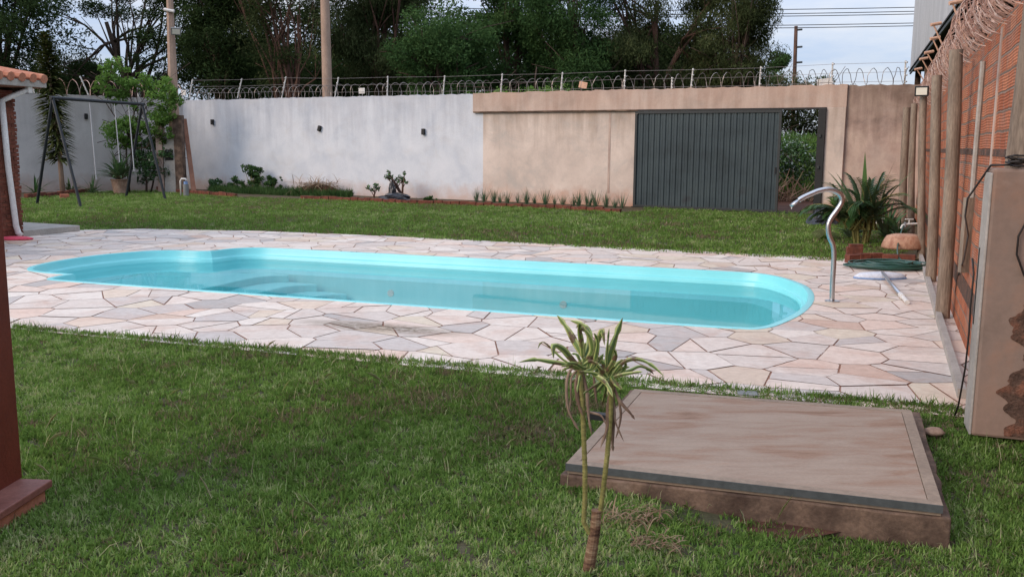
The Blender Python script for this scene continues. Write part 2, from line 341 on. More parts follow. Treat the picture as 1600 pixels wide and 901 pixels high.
M_['grass'] = leafmat('grass', [(0, (.20,.15,.10)), (.14, (.25,.21,.125)), (.25, (.09,.15,.035)), (.5, (.135,.24,.052)), (.78, (.21,.335,.085)), (.93, (.30,.40,.15)), (1, (.48,.43,.28))], .35)
M_['leaf_dark'] = leafmat('leaf_dark', [(0, (.018,.028,.012)), (.5, (.035,.058,.022)), (.9, (.06,.095,.035)), (1, (.12,.10,.06))], .25)
M_['leaf_mid'] = leafmat('leaf_mid', [(0, (.03,.06,.022)), (.5, (.055,.11,.038)), (1, (.10,.17,.06))], .3)
M_['leaf_olive'] = leafmat('leaf_olive', [(0, (.03,.04,.018)), (.5, (.065,.085,.035)), (.85, (.12,.135,.06)), (1, (.20,.17,.10))], .3)
M_['leaf_lime'] = leafmat('leaf_lime', [(0, (.07,.12,.03)), (.5, (.14,.26,.06)), (1, (.24,.38,.10))], .4)
M_['leaf_plant'] = leafmat('leaf_plant', [(0, (.025,.06,.02)), (.5, (.05,.12,.035)), (1, (.11,.20,.06))], .25, .5)
M_['leaf_chive'] = leafmat('leaf_chive', [(0, (.05,.09,.05)), (1, (.11,.18,.10))], .2)
M_['leaf_dry'] = leafmat('leaf_dry', [(0, (.16,.10,.06)), (1, (.42,.32,.22))], .25)
M_['leaf_speckle'] = leafmat('leaf_speckle', [(0, (.035,.04,.016)), (.45, (.065,.085,.028)), (.7, (.13,.14,.05)), (1, (.17,.09,.045))], .3)
# striped leaf of the young plant: green with a yellow margin, plain noise streak
m, t, o_ = newmat('striped_leaf'); a = t.nodes.new('ShaderNodeAttribute'); a.attribute_name = 'tone'
c = ramp(t, [(0, (.04,.07,.02)), (.35, (.07,.13,.03)), (.6, (.20,.27,.07)), (1, (.42,.44,.17))], a.outputs['Fac'])
c = mixc(t, c, (.10,.06,.035), ramp(t, [(.52, (0,0,0)), (.62, (1,1,1))], noise(t, mapped(t), 22, 5, .6)))
p = finish(t, o_, c, .45, 0, None, spec=.4); M_['striped'] = m

# ================================================================== THE SETTING
U2 = Vector((.943, -.333, 0)); V2 = Vector((.333, .943, 0)); O2 = Vector((-5.40, 10.76, 0))     # pool axes
def PL(u, v, z=0): return O2 + U2 * u + V2 * v + Vector((0, 0, z))
# back wall axis
W0 = Vector((3.31, 25.16, 0)); WD = Vector((.8804, -.4742, 0)); WN = Vector((-.4742, -.8804, 0))  # WN faces the yard
W_RZ = math.atan2(WD.y, WD.x)
def onwall(px, py, off=0.0):
    d = ray(px, py); c0 = Vector((0, 0, CAMH)); P = W0 + WN * off
    t = (P - c0).dot(WN) / d.dot(WN); q = c0 + d * t
    return (q - W0).dot(WD), q.z
SC0 = onwall(285, 200)[0]; SC1 = (Vector((9.30, 21.9, 0)) - W0).dot(WD)
# right (brick) wall axis
RD = Vector((.3714, .9285, 0)); RN = Vector((-.9285, .3714, 0)); R0 = Vector((2.96, 5.35, 0)); R_RZ = math.atan2(RD.y, RD.x)
WH = 3.08

def ground_sheet():
    mb = MB(); n = 24
    # one sheet to the horizon; the pool pit is left out
    xs = [-900, -300, -100, -40, -20, -8.2, 5.2, 20, 60, 200, 900]; ys = [-300, -60, -10, 0, 7.4, 15.0, 24, 34, 60, 150, 400, 1800]
    vs = [(x, y, -.16) for y in ys for x in xs]; fs = []
    for j in range(len(ys)-1):
        for i in range(len(xs)-1):
            if xs[i] == -8.2 and ys[j] == 7.4: continue
            fs.append((j*len(xs)+i, j*len(xs)+i+1, (j+1)*len(xs)+i+1, (j+1)*len(xs)+i))
    mb.add(vs, fs); return mb
tag(ground_sheet().build('ground', M_['far_ground']), kind='structure')

# pool outline
main = [(0.0,0.0),(2,0),(4,0),(6,0),(7.9,0.0),(8.08,.10),(8.22,.50),(8.34,1.0),(8.40,1.5),(8.42,1.93),(8.40,2.4),(8.33,2.85),(8.20,3.2),(8.0,3.58),(7.82,3.77),(7.6,3.86),(5.5,3.87),(3.5,3.87),(1.5,3.87),(.40,3.86),(.12,3.78),(-.06,3.62),(-.13,3.42),(-.15,3.1),(-.15,2.4),(-.15,1.8),(-.15,1.1),(-.15,.45),(-.13,.20),(-.08,.07)]
lobe = [(-.15,.45),(-.62,.46),(-.92,.56),(-1.13,.80),(-1.27,1.2),(-1.32,1.6),(-1.31,2.0),(-1.22,2.4),(-1.05,2.78),(-.82,2.98),(-.60,3.05),(-.40,3.06),(-.26,3.09),(-.17,3.16)]
def chaikin(p, n, closed=True):
    for _ in range(n):
        q = []; m = len(p)
        for i in range(m if closed else m-1):
            a, b = p[i], p[(i+1) % m]
            q += [(a[0]*.75+b[0]*.25, a[1]*.75+b[1]*.25), (a[0]*.25+b[0]*.75, a[1]*.25+b[1]*.75)]
        if not closed: q = [p[0]] + q + [p[-1]]
        p = q
    return p
main_s = chaikin(main, 2)
lobe_s = chaikin(lobe, 2, False)
def insetpts(pts, d, closed=True):
    out = []; m = len(pts)
    for i in range(m):
        a = pts[i-1] if (closed or i > 0) else pts[i]; b = pts[(i+1) % m] if (closed or i < m-1) else pts[i]
        tx, ty = b[0]-a[0], b[1]-a[1]; l = math.hypot(tx, ty) or 1
        out.append((pts[i][0] - ty/l*d, pts[i][1] + tx/l*d))
    return out
prof = [(-.05,-.01),(-.045,.010),(-.01,.016),(.02,.012),(.03,-.01),(.035,-.07),(.05,-.092),(.078,-.10),(.09,-.12),(.095,-.24),(.12,-.28),(.20,-.30),(.25,-.34),(.33,-1.0),(.40,-1.10),(.55,-1.14)]
pool = thing('swimming_pool', 'turquoise fibreglass swimming pool sunk in the pale stone paving', 'pool', O2, math.atan2(U2.y, U2.x))
WATER_Z = -.15
im = [i for i, p in enumerate(main_s) if p[0] < -.12 and .45 < p[1] < 3.20]
i_lo, i_hi = im[-1]+1, im[0]
chain = [(-.15, .45)] + [main_s[(i_lo+k) % len(main_s)] for k in range((i_hi-i_lo) % len(main_s))] + [(-.17, 3.16)]
def ringof(pts, d, lobe_side=False):
    r_ = insetpts(pts, -d if lobe_side else d, False)
    r_[0] = (-.15+d, .45+d); r_[-1] = (-.17+.78*d, 3.16-.72*d)
    return r_
def shell(pts, prof_, lobe_side):
    mb = MB(); n = len(pts); vs = []
    for d, z in prof_: vs += [(x, y, z) for x, y in ringof(pts, d, lobe_side)]
    fs = [(i*n+k, i*n+k+1, (i+1)*n+k+1, (i+1)*n+k) for i in range(len(prof_)-1) for k in range(n-1)]
    last = (len(prof_)-1)*n
    fs.append(tuple(range(last, last+n)))
    mb.add(vs, fs); return mb, vs[last:]
def sharp(o, ang=38):
    import bmesh
    bm = bmesh.new(); bm.from_mesh(o.data); bmesh.ops.recalc_face_normals(bm, faces=bm.faces[:])
    for e in bm.edges:
        if len(e.link_faces) == 2 and e.calc_face_angle(0) > R_(ang): e.smooth = False
    bm.to_mesh(o.data); bm.free(); return o
FLZ = -.80
mb, lastm = shell(chain, [p for p in prof if p[1] > -.5] + [(.29, -.55), (.33, FLZ+.08), (.40, FLZ)], False)
sharp(mb.build('basin', M_['shell'], pool, smooth=True))
mb, lastl = shell(lobe_s, [p for p in prof if p[1] > -.36] + [(.26, -.335), (.30, -.345), (.36, -.35)], True)
n0 = len(mb.v); mb.add([lastl[0], lastl[-1], (lastl[-1][0], lastl[-1][1], FLZ), (lastl[0][0], lastl[0][1], FLZ)], [(0, 1, 2, 3)])
sharp(mb.build('shallow_bay', M_['shell'], pool, smooth=True))
for k in range(4):
    ue = .60 + .50*k; zt = -.33 - .11*k
    pts = [(-.05,.34),(ue-.35,.34),(ue-.08,.42),(ue,.75),(ue+.04,1.9),(ue,3.0),(ue+.12,3.38),(ue+.5,3.52),(-.05,3.55)]
    s = MB(); s.prism([tuple(p) for p in chaikin(pts, 2)], zt-.2, zt); ob = s.build('step', M_['shell'], pool, bevel=.04)
# drain and skimmer details below water
for (u, v) in ((2.6, 3.62), (5.2, 3.62)):
    MB().tube([(u, v, -.52), (u, v-.05, -.52)], .05, 14).build('jet_nozzle', M_['white_paint'], pool)
# water surface
wm = MB(); mc = ringof(chain, .088); lc = ringof(lobe_s, .088, True)
poly = mc + lc[::-1][1:-1]
wm.add([tuple(PL(x, y, WATER_Z)) for x, y in poly], [tuple(range(len(poly)))])
tag(wm.build('water', M_['water']), kind='structure')

# ---- paving
deck = [at(-300,484.3), at(20,512), at(400,544.9), at(870,585.5), at(1100,605.4), at(1500,640), Vector((2.95,5.35,0)), Vector((2.98,5.5,0)), Vector((3.86,7.7,0)), Vector((5.2,11.05,0)), Vector((6.05,13.15,0)), at(1320,409), at(1200,402), at(1000,392), at(800,380), at(600,369), at(400,361), at(220,358), Vector((-7.9,17.1,0)), Vector((-9.5,16.6,0)), Vector((-11.5,14.5,0))]
deck = [(p.x, p.y) for p in deck]
def inpoly(x, y, P):
    c = False; j = len(P)-1
    for i in range(len(P)):
        if (P[i][1] > y) != (P[j][1] > y) and x < (P[j][0]-P[i][0])*(y-P[i][1])/(P[j][1]-P[i][1])+P[i][0]: c = not c
        j = i
    return c
def inpoly_np(X, Y, P):
    c = np.zeros(X.shape, bool); j = len(P)-1
    for i in range(len(P)):
        xi, yi = P[i]; xj, yj = P[j]
        if yi != yj: c ^= ((yi > Y) != (yj > Y)) & (X < (xj-xi)*(Y-yi)/(yj-yi)+xi)
        j = i
    return c
def hull(P):
    P = sorted(set(P))
    def half(P):
        h = []
        for p in P:
            while len(h) > 1 and (h[-1][0]-h[-2][0])*(p[1]-h[-2][1]) - (h[-1][1]-h[-2][1])*(p[0]-h[-2][0]) <= 0: h.pop()
            h.append(p)
        return h
    a = half(P); b = half(P[::-1]); return a[:-1] + b[:-1]
pool_cv = [hull([tuple(PL(x, y).xy) for x, y in insetpts(main_s, -.045)]), hull([tuple(PL(x, y).xy) for x, y in insetpts(lobe_s, .045, False) + [(0,.5),(0,3.05)]])]
pool_all = pool_cv
def clip(poly, a, b, keep_left=True):
    out = []; s = 1 if keep_left else -1
    def d(p): return s*((b[0]-a[0])*(p[1]-a[1]) - (b[1]-a[1])*(p[0]-a[0]))
    for i in range(len(poly)):
        p, q = poly[i], poly[(i+1) % len(poly)]; dp, dq = d(p), d(q)
        if dp >= 0: out.append(p)
        if (dp > 0 and dq < 0) or (dp < 0 and dq > 0):
            t = dp/(dp-dq); out.append((p[0]+(q[0]-p[0])*t, p[1]+(q[1]-p[1])*t))
    return out
def area(p): return .5*sum(p[i][0]*p[(i+1)%len(p)][1]-p[(i+1)%len(p)][0]*p[i][1] for i in range(len(p))) if len(p) > 2 else 0
def subtract(poly, cv):
    """convex poly minus convex cv -> convex pieces"""
    res = []; cur = poly
    for i in range(len(cv)):
        a, b = cv[i], cv[(i+1) % len(cv)]
        o = clip(cur, a, b, False)
        if len(o) > 2 and abs(area(o)) > 1e-5: res.append(o)
        cur = clip(cur, a, b, True)
        if len(cur) < 3 or abs(area(cur)) < 1e-6: break
    return res
def shrink(poly, d):
    cur = poly; n = len(poly)
    for i in range(n):
        a, b = poly[i], poly[(i+1) % n]; l = math.hypot(b[0]-a[0], b[1]-a[1])
        if l < 1e-4: continue
        dd = d * rnd.uniform(.5, 1.35)
        nx, ny = -(b[1]-a[1])/l*dd, (b[0]-a[0])/l*dd
        e = d * rnd.uniform(-.45, .45) * (l > .12)
        cur = clip(cur, (a[0]+nx, a[1]+ny), (b[0]+nx*1.0 - (b[1]-a[1])/l*e, b[1]+ny + (b[0]-a[0])/l*e), True)
        if len(cur) < 3: return []
    return cur
def paving():
    seeds = []; sp = .43
    x0, x1 = min(p[0] for p in deck)-1, max(p[0] for p in deck)+1; y0, y1 = min(p[1] for p in deck)-1, max(p[1] for p in deck)+1
    i = 0; ca, sa = math.cos(.6), math.sin(.6)
    y = y0
    while y < y1:
        x = x0
        while x < x1:
            seeds.append((x + rnd.uniform(-.5, .5)*sp*1.05, y + rnd.uniform(-.5, .5)*sp*1.05)); x += sp * 1.12
        y += sp * .86
    grid = {}
    for k, s in enumerate(seeds): grid.setdefault((int(s[0]//1), int(s[1]//1)), []).append(k)
    V = []; F = []; T = []
    dh = hull(deck)
    for k, s in enumerate(seeds):
        if not (x0+.5 < s[0] < x1-.5 and y0+.5 < s[1] < y1-.5): continue
        cell = [(s[0]-1, s[1]-1), (s[0]+1, s[1]-1), (s[0]+1, s[1]+1), (s[0]-1, s[1]+1)]
        gx, gy = int(s[0]//1), int(s[1]//1)
        for a in range(-2, 3):
            for b in range(-2, 3):
                for j in grid.get((gx+a, gy+b), []):
                    if j == k: continue
                    q = seeds[j]; mx_, my_ = (s[0]+q[0])/2, (s[1]+q[1])/2; dx, dy = q[0]-s[0], q[1]-s[1]
                    cell = clip(cell, (mx_, my_), (mx_-dy, my_+dx), True)
                    if len(cell) < 3: break
        if len(cell) < 3: continue
        parts = [cell]
        if abs(area(cell)) > .20 and rnd.random() < .75 or rnd.random() < .14:
            an = rnd.uniform(0, math.pi); cx_, cy_ = s[0]+rnd.uniform(-.08,.08), s[1]+rnd.uniform(-.08,.08)
            a, b = (cx_, cy_), (cx_+math.cos(an), cy_+math.sin(an))
            parts = [clip(cell, a, b, True), clip(cell, a, b, False)]
        for c_ in parts:
            if len(c_) < 3 or abs(area(c_)) < .0006: continue
            tone = rnd.random()
            keep_ = list(c_); mx0 = sum(q[0] for q in c_)/len(c_); my0 = sum(q[1] for q in c_)/len(c_)
            c_ = shrink(c_, .0062)
            if len(c_) > 2 and abs(area(c_)) < .80*abs(area(keep_)): c_ = []
            if len(c_) < 3: c_ = [(mx0 + (q[0]-mx0)*.90, my0 + (q[1]-my0)*.90) for q in keep_]
            for i2 in range(len(deck)):        # deck is close to convex
                pass
            pcs = [c_]
            for i2 in range(len(dh)):
                pcs = [q for q in (clip(p_, dh[i2], dh[(i2+1) % len(dh)], True) for p_ in pcs) if len(q) > 2]
            for cv in pool_cv:
                nn = []
                for p_ in pcs: nn += subtract(p_, cv)
                pcs = nn
            if len(pcs) == 1 and abs(abs(area(pcs[0])) - abs(area(c_))) < 1e-6:
                q_ = pcs[0]; out = []
                for i3 in range(len(q_)):
                    a, b = q_[i3], q_[(i3+1) % len(q_)]; l = math.hypot(b[0]-a[0], b[1]-a[1]); ns = max(1, int(l/.055))
                    for k3 in range(ns):
                        f3 = k3/ns if k3 else min(.4, .012/max(l, .001)); j3 = .0032
                        out.append((a[0]+(b[0]-a[0])*f3 + rnd.uniform(-j3, j3), a[1]+(b[1]-a[1])*f3 + rnd.uniform(-j3, j3)))
                    if l > .05:
                        f3 = 1-.012/l; out.append((a[0]+(b[0]-a[0])*f3, a[1]+(b[1]-a[1])*f3))
                pcs = [out]
            z = .004 + rnd.uniform(0, .004)
            for p_ in pcs:
                n0 = len(V); V += [(q[0], q[1], z) for q in p_]; F.append(tuple(range(n0, n0+len(p_)))); T.append(tone)
    me = bpy.data.meshes.new('stone_paving'); me.from_pydata(V, [], F); me.update()
    a = me.attributes.new('tone', 'FLOAT', 'FACE'); a.data.foreach_set('value', T)
    return link('stone_paving', me, M_['flagstone'])
tag(paving(), kind='structure')
# mortar bed under the stones, with the pool cut out
def mortar():
    dh = hull(deck); pcs = [dh]
    for cv in pool_cv:
        nn = []
        for p_ in pcs: nn += subtract(p_, cv)
        pcs = nn
    mb = MB()
    for p_ in pcs: mb.add([(q[0], q[1], 0) for q in p_], [tuple(range(len(p_)))])
    return mb
tag(mortar().build('paving_mortar', M_['mortar']), kind='structure')
deck_h = hull(deck)

# ---- lawn soil sheets (under the grass blades)
near_lawn = [(-9, -2), (9, -2), (9, 5.0), (2.95, 5.35)] + [(p[0], p[1]) for p in [deck[5], deck[4], deck[3], deck[2], deck[1], deck[0]]] + [(-9, 9)]
far_edge = [deck[11], deck[12], deck[13], deck[14], deck[15], deck[16], deck[17], (-7.9,17.1), (-9.5,16.6), (-11.5,14.5)]
lw_r = [(5.2, 13.6), (6.0, 14.0), (7.2, 17.0), (8.6, 22.2)]
far_lawn = [far_edge[0]] + lw_r + [(6.7,23.4), (0, 26.9), (-10.7, 32.7), (-22, 25), (-22, 14)] + far_edge[::-1]
def sheet(name, P, z, mat):
    mb = MB(); mb.add([(p[0], p[1], z) for p in P], [tuple(range(len(P)))]); o = mb.build(name, mat)
    me = o.data
    import bmesh
    bm = bmesh.new(); bm.from_mesh(me); bmesh.ops.triangulate(bm, faces=bm.faces[:]); bm.normal_update()
    for f in bm.faces:
        if f.normal.z < 0: f.normal_flip()
    bm.to_mesh(me); bm.free(); return tag(o, kind='structure')
def sink(x, y):
    f = lambda t: np.clip(t, 0, 1)**2*(3-2*np.clip(t, 0, 1))
    return -.075*f((x-.45)/1.1)*f((5.35-y)/.8)
def lawn_sheet():
    mb = MB(); step = .12; xs = np.arange(-3.4, 3.8, step); ys = np.arange(2.0, 9.6, step); ix = {}
    for j, y in enumerate(ys):
        for i, x in enumerate(xs): mb.v.append((x, y, -.008 + float(sink(x, y))))
    n = len(xs)
    for j in range(len(ys)-1):
        for i in range(n-1):
            if inpoly(xs[i]+.06, ys[j]+.06-.12, near_lawn): mb.f.append((j*n+i, j*n+i+1, (j+1)*n+i+1, (j+1)*n+i))
    mb.add([(-9,-2,-.01),(9,-2,-.01),(9,2.0,-.01),(-9,2.0,-.01)], [(0,1,2,3)])
    return mb
tag(lawn_sheet().build('lawn', M_['lawn'], smooth=True), kind='structure')
tag(MB().box((-6.2,5.8,-.02),(5.55,7.6,.02)).build('side_lawn', M_['lawn']), kind='structure')
sheet('back_lawn', far_lawn, -.012, M_['lawn'])
bed_in = [at(1005,330), at(970,332), at(880,327), at(745,321), at(640,318), at(560,314), at(470,311), at(370,308), at(280,301), at(240,295), at(200,293), at(150,298), at(105,304), at(40,310)]
bed = [(p.x, p.y) for p in bed_in] + [(-22, 27.5), (-16,31.0), (-11.6,33.2), (0,27.0), (3.6,25.0)]
sheet('flower_bed', bed, .006, M_['bed'])
corner_bed = [(5.0,13.75),(5.75,13.55),(6.2,13.4),(7.3,16),(9.2,21.6),(8.2,22.3),(7.0,19.5),(6.2,17.0),(5.3,15.2)]
sheet('corner_bed', corner_bed, .004, M_['bed'])
sheet('dirt_track', [(3,24.9),(10,21.8),(13,26),(6,31.5)], -.02, M_['soil'])

# ---- grass blades
def vnoise(X, Y, s, seed=0):
    r = np.random.RandomState(seed); g = r.rand(64, 64)
    x, y = X/s, Y/s; xi, yi = np.floor(x).astype(int), np.floor(y).astype(int); fx, fy = x-xi, y-yi
    fx = fx*fx*(3-2*fx); fy = fy*fy*(3-2*fy)
    G = lambda a, b: g[a % 64, b % 64]
    return (G(xi,yi)*(1-fx)+G(xi+1,yi)*fx)*(1-fy)+(G(xi,yi+1)*(1-fx)+G(xi+1,yi+1)*fx)*fy
def grass(name, X, Y, hmin, hmax, w, lean, mat, label, seed, z0=0, tone_shift=0, cat='grass', dry=.0, kind='stuff', tuft=1, tr=.014, pale=False):
    r = np.random.RandomState(seed); tt_ = np.repeat(r.normal(0, .20 if tuft > 1 else .05, len(X)), tuft); th_ = np.repeat(r.uniform(.7, 1.25, len(X)), tuft); td_ = np.repeat(r.rand(len(X)), tuft)
    if tuft > 1: X = np.repeat(X, tuft) + r.normal(0, tr, len(X)*tuft); Y = np.repeat(Y, tuft) + r.normal(0, tr, len(Y)*tuft)
    N = len(X)
    h = r.uniform(hmin, hmax, N) * th_ * (.7 + .6*vnoise(X, Y, .35, seed)); ang = r.uniform(0, 2*np.pi, N); ln = np.abs(r.normal(0, lean, N)) + .15
    dx, dy = np.cos(ang), np.sin(ang); fa = ang + np.pi/2 + r.normal(0, .5, N); wx, wy = np.cos(fa), np.sin(fa)
    ww = w * r.uniform(.6, 1.3, N)
    l1 = np.minimum(ln, 1.35)
    p0 = np.stack([X, Y, np.full(N, z0) + sink(X, Y)], 1)
    c1 = p0 + np.stack([dx*h*.5*np.sin(l1*.6), dy*h*.5*np.sin(l1*.6), h*.5*np.cos(l1*.6)], 1)
    c2 = c1 + np.stack([dx*h*.5*np.sin(l1), dy*h*.5*np.sin(l1), h*.5*np.cos(l1)], 1)
    wv = np.stack([wx, wy, np.zeros(N)], 1) * ww[:, None]
    V = np.zeros((N, 5, 3)); V[:,0] = p0-wv*.4; V[:,1] = p0+wv*.4; V[:,2] = c1+wv*.5; V[:,3] = c2; V[:,4] = c1-wv*.5
    patch = vnoise(X, Y, .5, seed+1)*.35 + vnoise(X, Y, .16, seed+2)*.35 + vnoise(X, Y, 1.7, seed+3)*.3
    tone = np.clip(.50 + (patch-.5)*1.1 + r.normal(0, .08 if tuft > 1 else .13, N) + tt_ + tone_shift, .02, .96)
    isdry = (r.rand(N)*.5+td_*.5 if tuft > 1 else r.rand(N)) < (.05 + dry + .20*np.clip((.46-patch)*4, 0, 1)); tone[isdry] = r.choice([0, .08, .14, 1.0], isdry.sum(), p=[.25,.25,.32,.18])
    if pale: tone[:] = r.uniform(.93, 1.0, N)
    o = quads_mesh(name, V, 5, mat, tone)
    return tag(o, label, cat, kind=kind) if kind else o
def scatter(P, dens, seed, zone=None):
    r = np.random.RandomState(seed)
    x0, x1 = min(p[0] for p in P), max(p[0] for p in P); y0, y1 = min(p[1] for p in P), max(p[1] for p in P)
    N = int((x1-x0)*(y1-y0)*dens); X = r.uniform(x0, x1, N); Y = r.uniform(y0, y1, N)
    k = inpoly_np(X, Y, P); return X[k], Y[k]
ST = .072
slabA, slabB, slabC, slabD = at(876,738,ST), at(1487,808,ST), at(1437,642,ST), at(985,606,ST)
slab_poly = [(slabA.x, slabA.y), (slabB.x, slabB.y), (slabC.x, slabC.y), (slabD.x, slabD.y)]
gv = [(-2.9, 2.9), (3.6, 2.9), (3.6, 5.2), (2.75, deck[5][1]+.06), (deck[1][0], deck[1][1]+.07), (-5.2, 8.2)]
X, Y = scatter(gv, 1500, 3)
k = ~inpoly_np(X, Y, slab_poly) & (np.abs(X) < Y*.62+.3)
bare = (np.hypot((X-1.05)/.42, (Y-3.98)/.16) < 1) & (NP.rand(len(X)) < .72)
k &= ~bare; k &= NP.rand(len(X)) < np.clip(1.35 - Y*.09, .3, 1)
grass('lawn_grass', X[k], Y[k], .016, .046, .0056, 1.0, M_['grass'], 'short mown green lawn grass in the foreground before the paving', 21, -.006, tuft=12, tone_shift=.03)
# longer straggling blades
X, Y = scatter(gv, 40, 5); k = ~inpoly_np(X, Y, slab_poly) & (np.abs(X) < Y*.62+.3)
grass('loose_clippings', X[k], Y[k], .06, .13, .0026, 1.4, M_['grass'], 'loose pale grass clippings lying on the foreground lawn', 22, .02, pale=True)
# deck-edge fringe
ex, ey = [], []
for a, b in ((deck[5], deck[1]),):
    n = int(math.hypot(a[0]-b[0], a[1]-b[1]) * 420); tt = NP.rand(n); ex += list(a[0]+(b[0]-a[0])*tt); ey += list(a[1]+(b[1]-a[1])*tt + NP.normal(-.01, .022, n))
grass('edge_grass', np.array(ex), np.array(ey), .03, .085, .005, .6, M_['grass'], 'ragged green grass fringe growing over the near paving edge', 23, 0, .03)
X, Y = scatter(far_lawn, 170, 8); k = (~inpoly_np(X, Y, bed)) & (X > -15.5) & (np.abs(X) < Y*.60+.5)
k &= NP.rand(len(X)) < np.clip(1.5-Y*.032, .4, 1)
grass('back_lawn_grass', X[k], Y[k], .035, .075, .013, .7, M_['grass'], 'green lawn grass between the pool paving and the back wall', 31, -.012, .02, tuft=7, tr=.04)

# ================================================================== BACK WALL
bw = thing('boundary_wall', 'long rear garden wall, painted white on the left and beige plaster by the gate', 'wall', W0, W_RZ)
s_split = onwall(757, 200)[0]; s_beamL = onwall(743, 160)[0]; s_op0 = onwall(1000, 200)[0]; s_op1 = onwall(1290, 200)[0]; s_pil1 = onwall(1322, 200)[0]
z_beam = onwall(900, 173)[1]
T = .16
def wbox(s0, s1, z0, z1, yo=0, t_=T): # local frame: +x along the wall, -y towards the yard
    return ((s0+s1)/2, yo, (z0+z1)/2), (s1-s0, t_, z1-z0)
def jag_top(name, s0, s1, z1, mat, parent, z0=0, th=T, yo=0, amp=.018, seed=1):
    r = random.Random(seed); n = max(2, int((s1-s0)/.12)); mb = MB(); vs = []; 
    for i in range(n+1):
        x = s0+(s1-s0)*i/n; z = z1+r.uniform(-amp, amp)
        vs += [(x, yo-th/2, z0), (x, yo-th/2, z), (x, yo+th/2, z), (x, yo+th/2, z0)]
    fs = []
    for i in range(n):
        for k_ in range(4):
            a = i*4+k_; b = i*4+(k_+1) % 4; fs.append((a, a+4, b+4, b))
    fs += [(0,1,2,3), (n*4+3, n*4+2, n*4+1, n*4)]
    mb.add(vs, fs); return mb.build(name, mat, parent)
def flipsafe(o): 
    import bmesh
    bm = bmesh.new(); bm.from_mesh(o.data); bmesh.ops.recalc_face_normals(bm, faces=bm.faces[:]); bm.to_mesh(o.data); bm.free(); return o
flipsafe(jag_top('white_section', SC0-.1, s_split, WH, M_['white_wall'], bw, seed=2))
flipsafe(jag_top('beige_section', s_split, s_op0, z_beam, M_['beige_wall'], bw, amp=0, seed=3))
flipsafe(jag_top('beam', s_beamL, s_pil1, WH+.02, M_['beam'], bw, z0=z_beam+.004, th=.24, yo=-.03, seed=4))
flipsafe(jag_top('corner_section', s_op1, SC1+.35, WH, M_['old_wall'], bw, yo=.012, seed=5))
MB().box(*wbox(s_op1-.02, s_pil1, 0, z_beam, -.06, .22)).build('pilaster', M_['beige_wall'], bw, bevel=.01)
# narrow joint pilaster left of the gate
sj0, sj1 = onwall(953, 200)[0], onwall(962, 200)[0]
MB().box(*wbox(sj0, sj0+.06, .35, z_beam-.01, -T/2-.003, .012)).build('joint_stain', M_['old_wall'], bw)
MB().box(*wbox(s_beamL+.01, s_pil1-.01, z_beam-.035, z_beam+.002, -.11, .09)).build('beam_dark_strip', M_['slab_side'], bw)  # dark strip along the bottom of the beam front
# sliding gate
g0, gt = onwall(993, 178, .22); g1 = onwall(1222, 178, .22)[0]
gate = thing('sliding_gate', 'dark grey ribbed metal sliding gate standing partly open in the back wall', 'gate', W0 + WN*.22 + WD*g0, W_RZ)
gw = g1-g0; gz = z_beam-.05
pan = MB(); xs = []; x = .06; k = 0
pts = []
while x < gw-.06:
    w_ = .155
    pts += [(x, 0), (x+.012, .022), (x+.026, .022), (x+.038, 0), (x+w_*.5, 0), (x+w_*.5+.004, .006), (x+w_*.5+.010, .006), (x+w_*.5+.014, 0)]
    x += w_
pts.append((min(x, gw-.04), 0))
vs = []; fs = []
for i, (a, b) in enumerate(pts): vs += [(a, b, .06), (a, b, gz-.06)]
for i in range(len(pts)-1): fs.append((2*i, 2*i+2, 2*i+3, 2*i+1))
pan.add(vs, fs); po = pan.build('ribbed_panel', M_['gate'], gate)
sm = po.modifiers.new('solid', 'SOLIDIFY'); sm.thickness = .004
fr_ = MB(); fr_.box((gw/2, 0, gz-.03), (gw, .05, .06)).box((gw/2, 0, .045), (gw, .05, .06)).box((.03, 0, gz/2), (.06, .048, gz-.13)).box((gw-.03, 0, gz/2), (.06, .048, gz-.13)).build('frame', M_['gate_frame'], gate)
MB().box((gw-.09, -.035, 1.05), (.03, .03, .16)).build('handle', M_['black_metal'], po)
# guide rail and post
s_p0, s_p1 = onwall(1279, 200, .1)[0], onwall(1291, 200, .1)[0]
MB().box(((s_op0+s_p1)/2, -.16, z_beam-.022), (s_p1-s_op0, .07, .045)).build('guide_rail', M_['black_metal'], bw)
MB().box(((s_op0+s_p1+.1)/2, -.22, .012), (s_p1-s_op0+.3, .05, .03)).build('floor_rail', M_['black_metal'], bw)
gp = thing('gate_post', 'black square metal post closing the gate opening beside the pilaster', 'post', W0 + WD*((s_p0+s_p1)/2) + WN*.16, W_RZ)
MB().box((0, 0, z_beam/2), (s_p1-s_p0, .16, z_beam-.05)).build('post_tube', M_['black_metal'], gp, bevel=.008)
for z in (1.9, 1.15): MB().box((-.02, -.1, z), (.05, .04, .07)).build('latch', M_['gate_frame'], gp)

# left side wall
LW0 = Vector((-11.55, 33.25, 0)); LW1 = Vector((-20.5, 26.0, 0)); ld = (LW1-LW0); ll = ld.length
lw = thing('side_wall', 'greyish white side garden wall behind the swing frame', 'wall', LW0, math.atan2(ld.y, ld.x))
flipsafe(jag_top('wall_panel', 0, ll, WH+.05, M_['side_wall'], lw, seed=8))

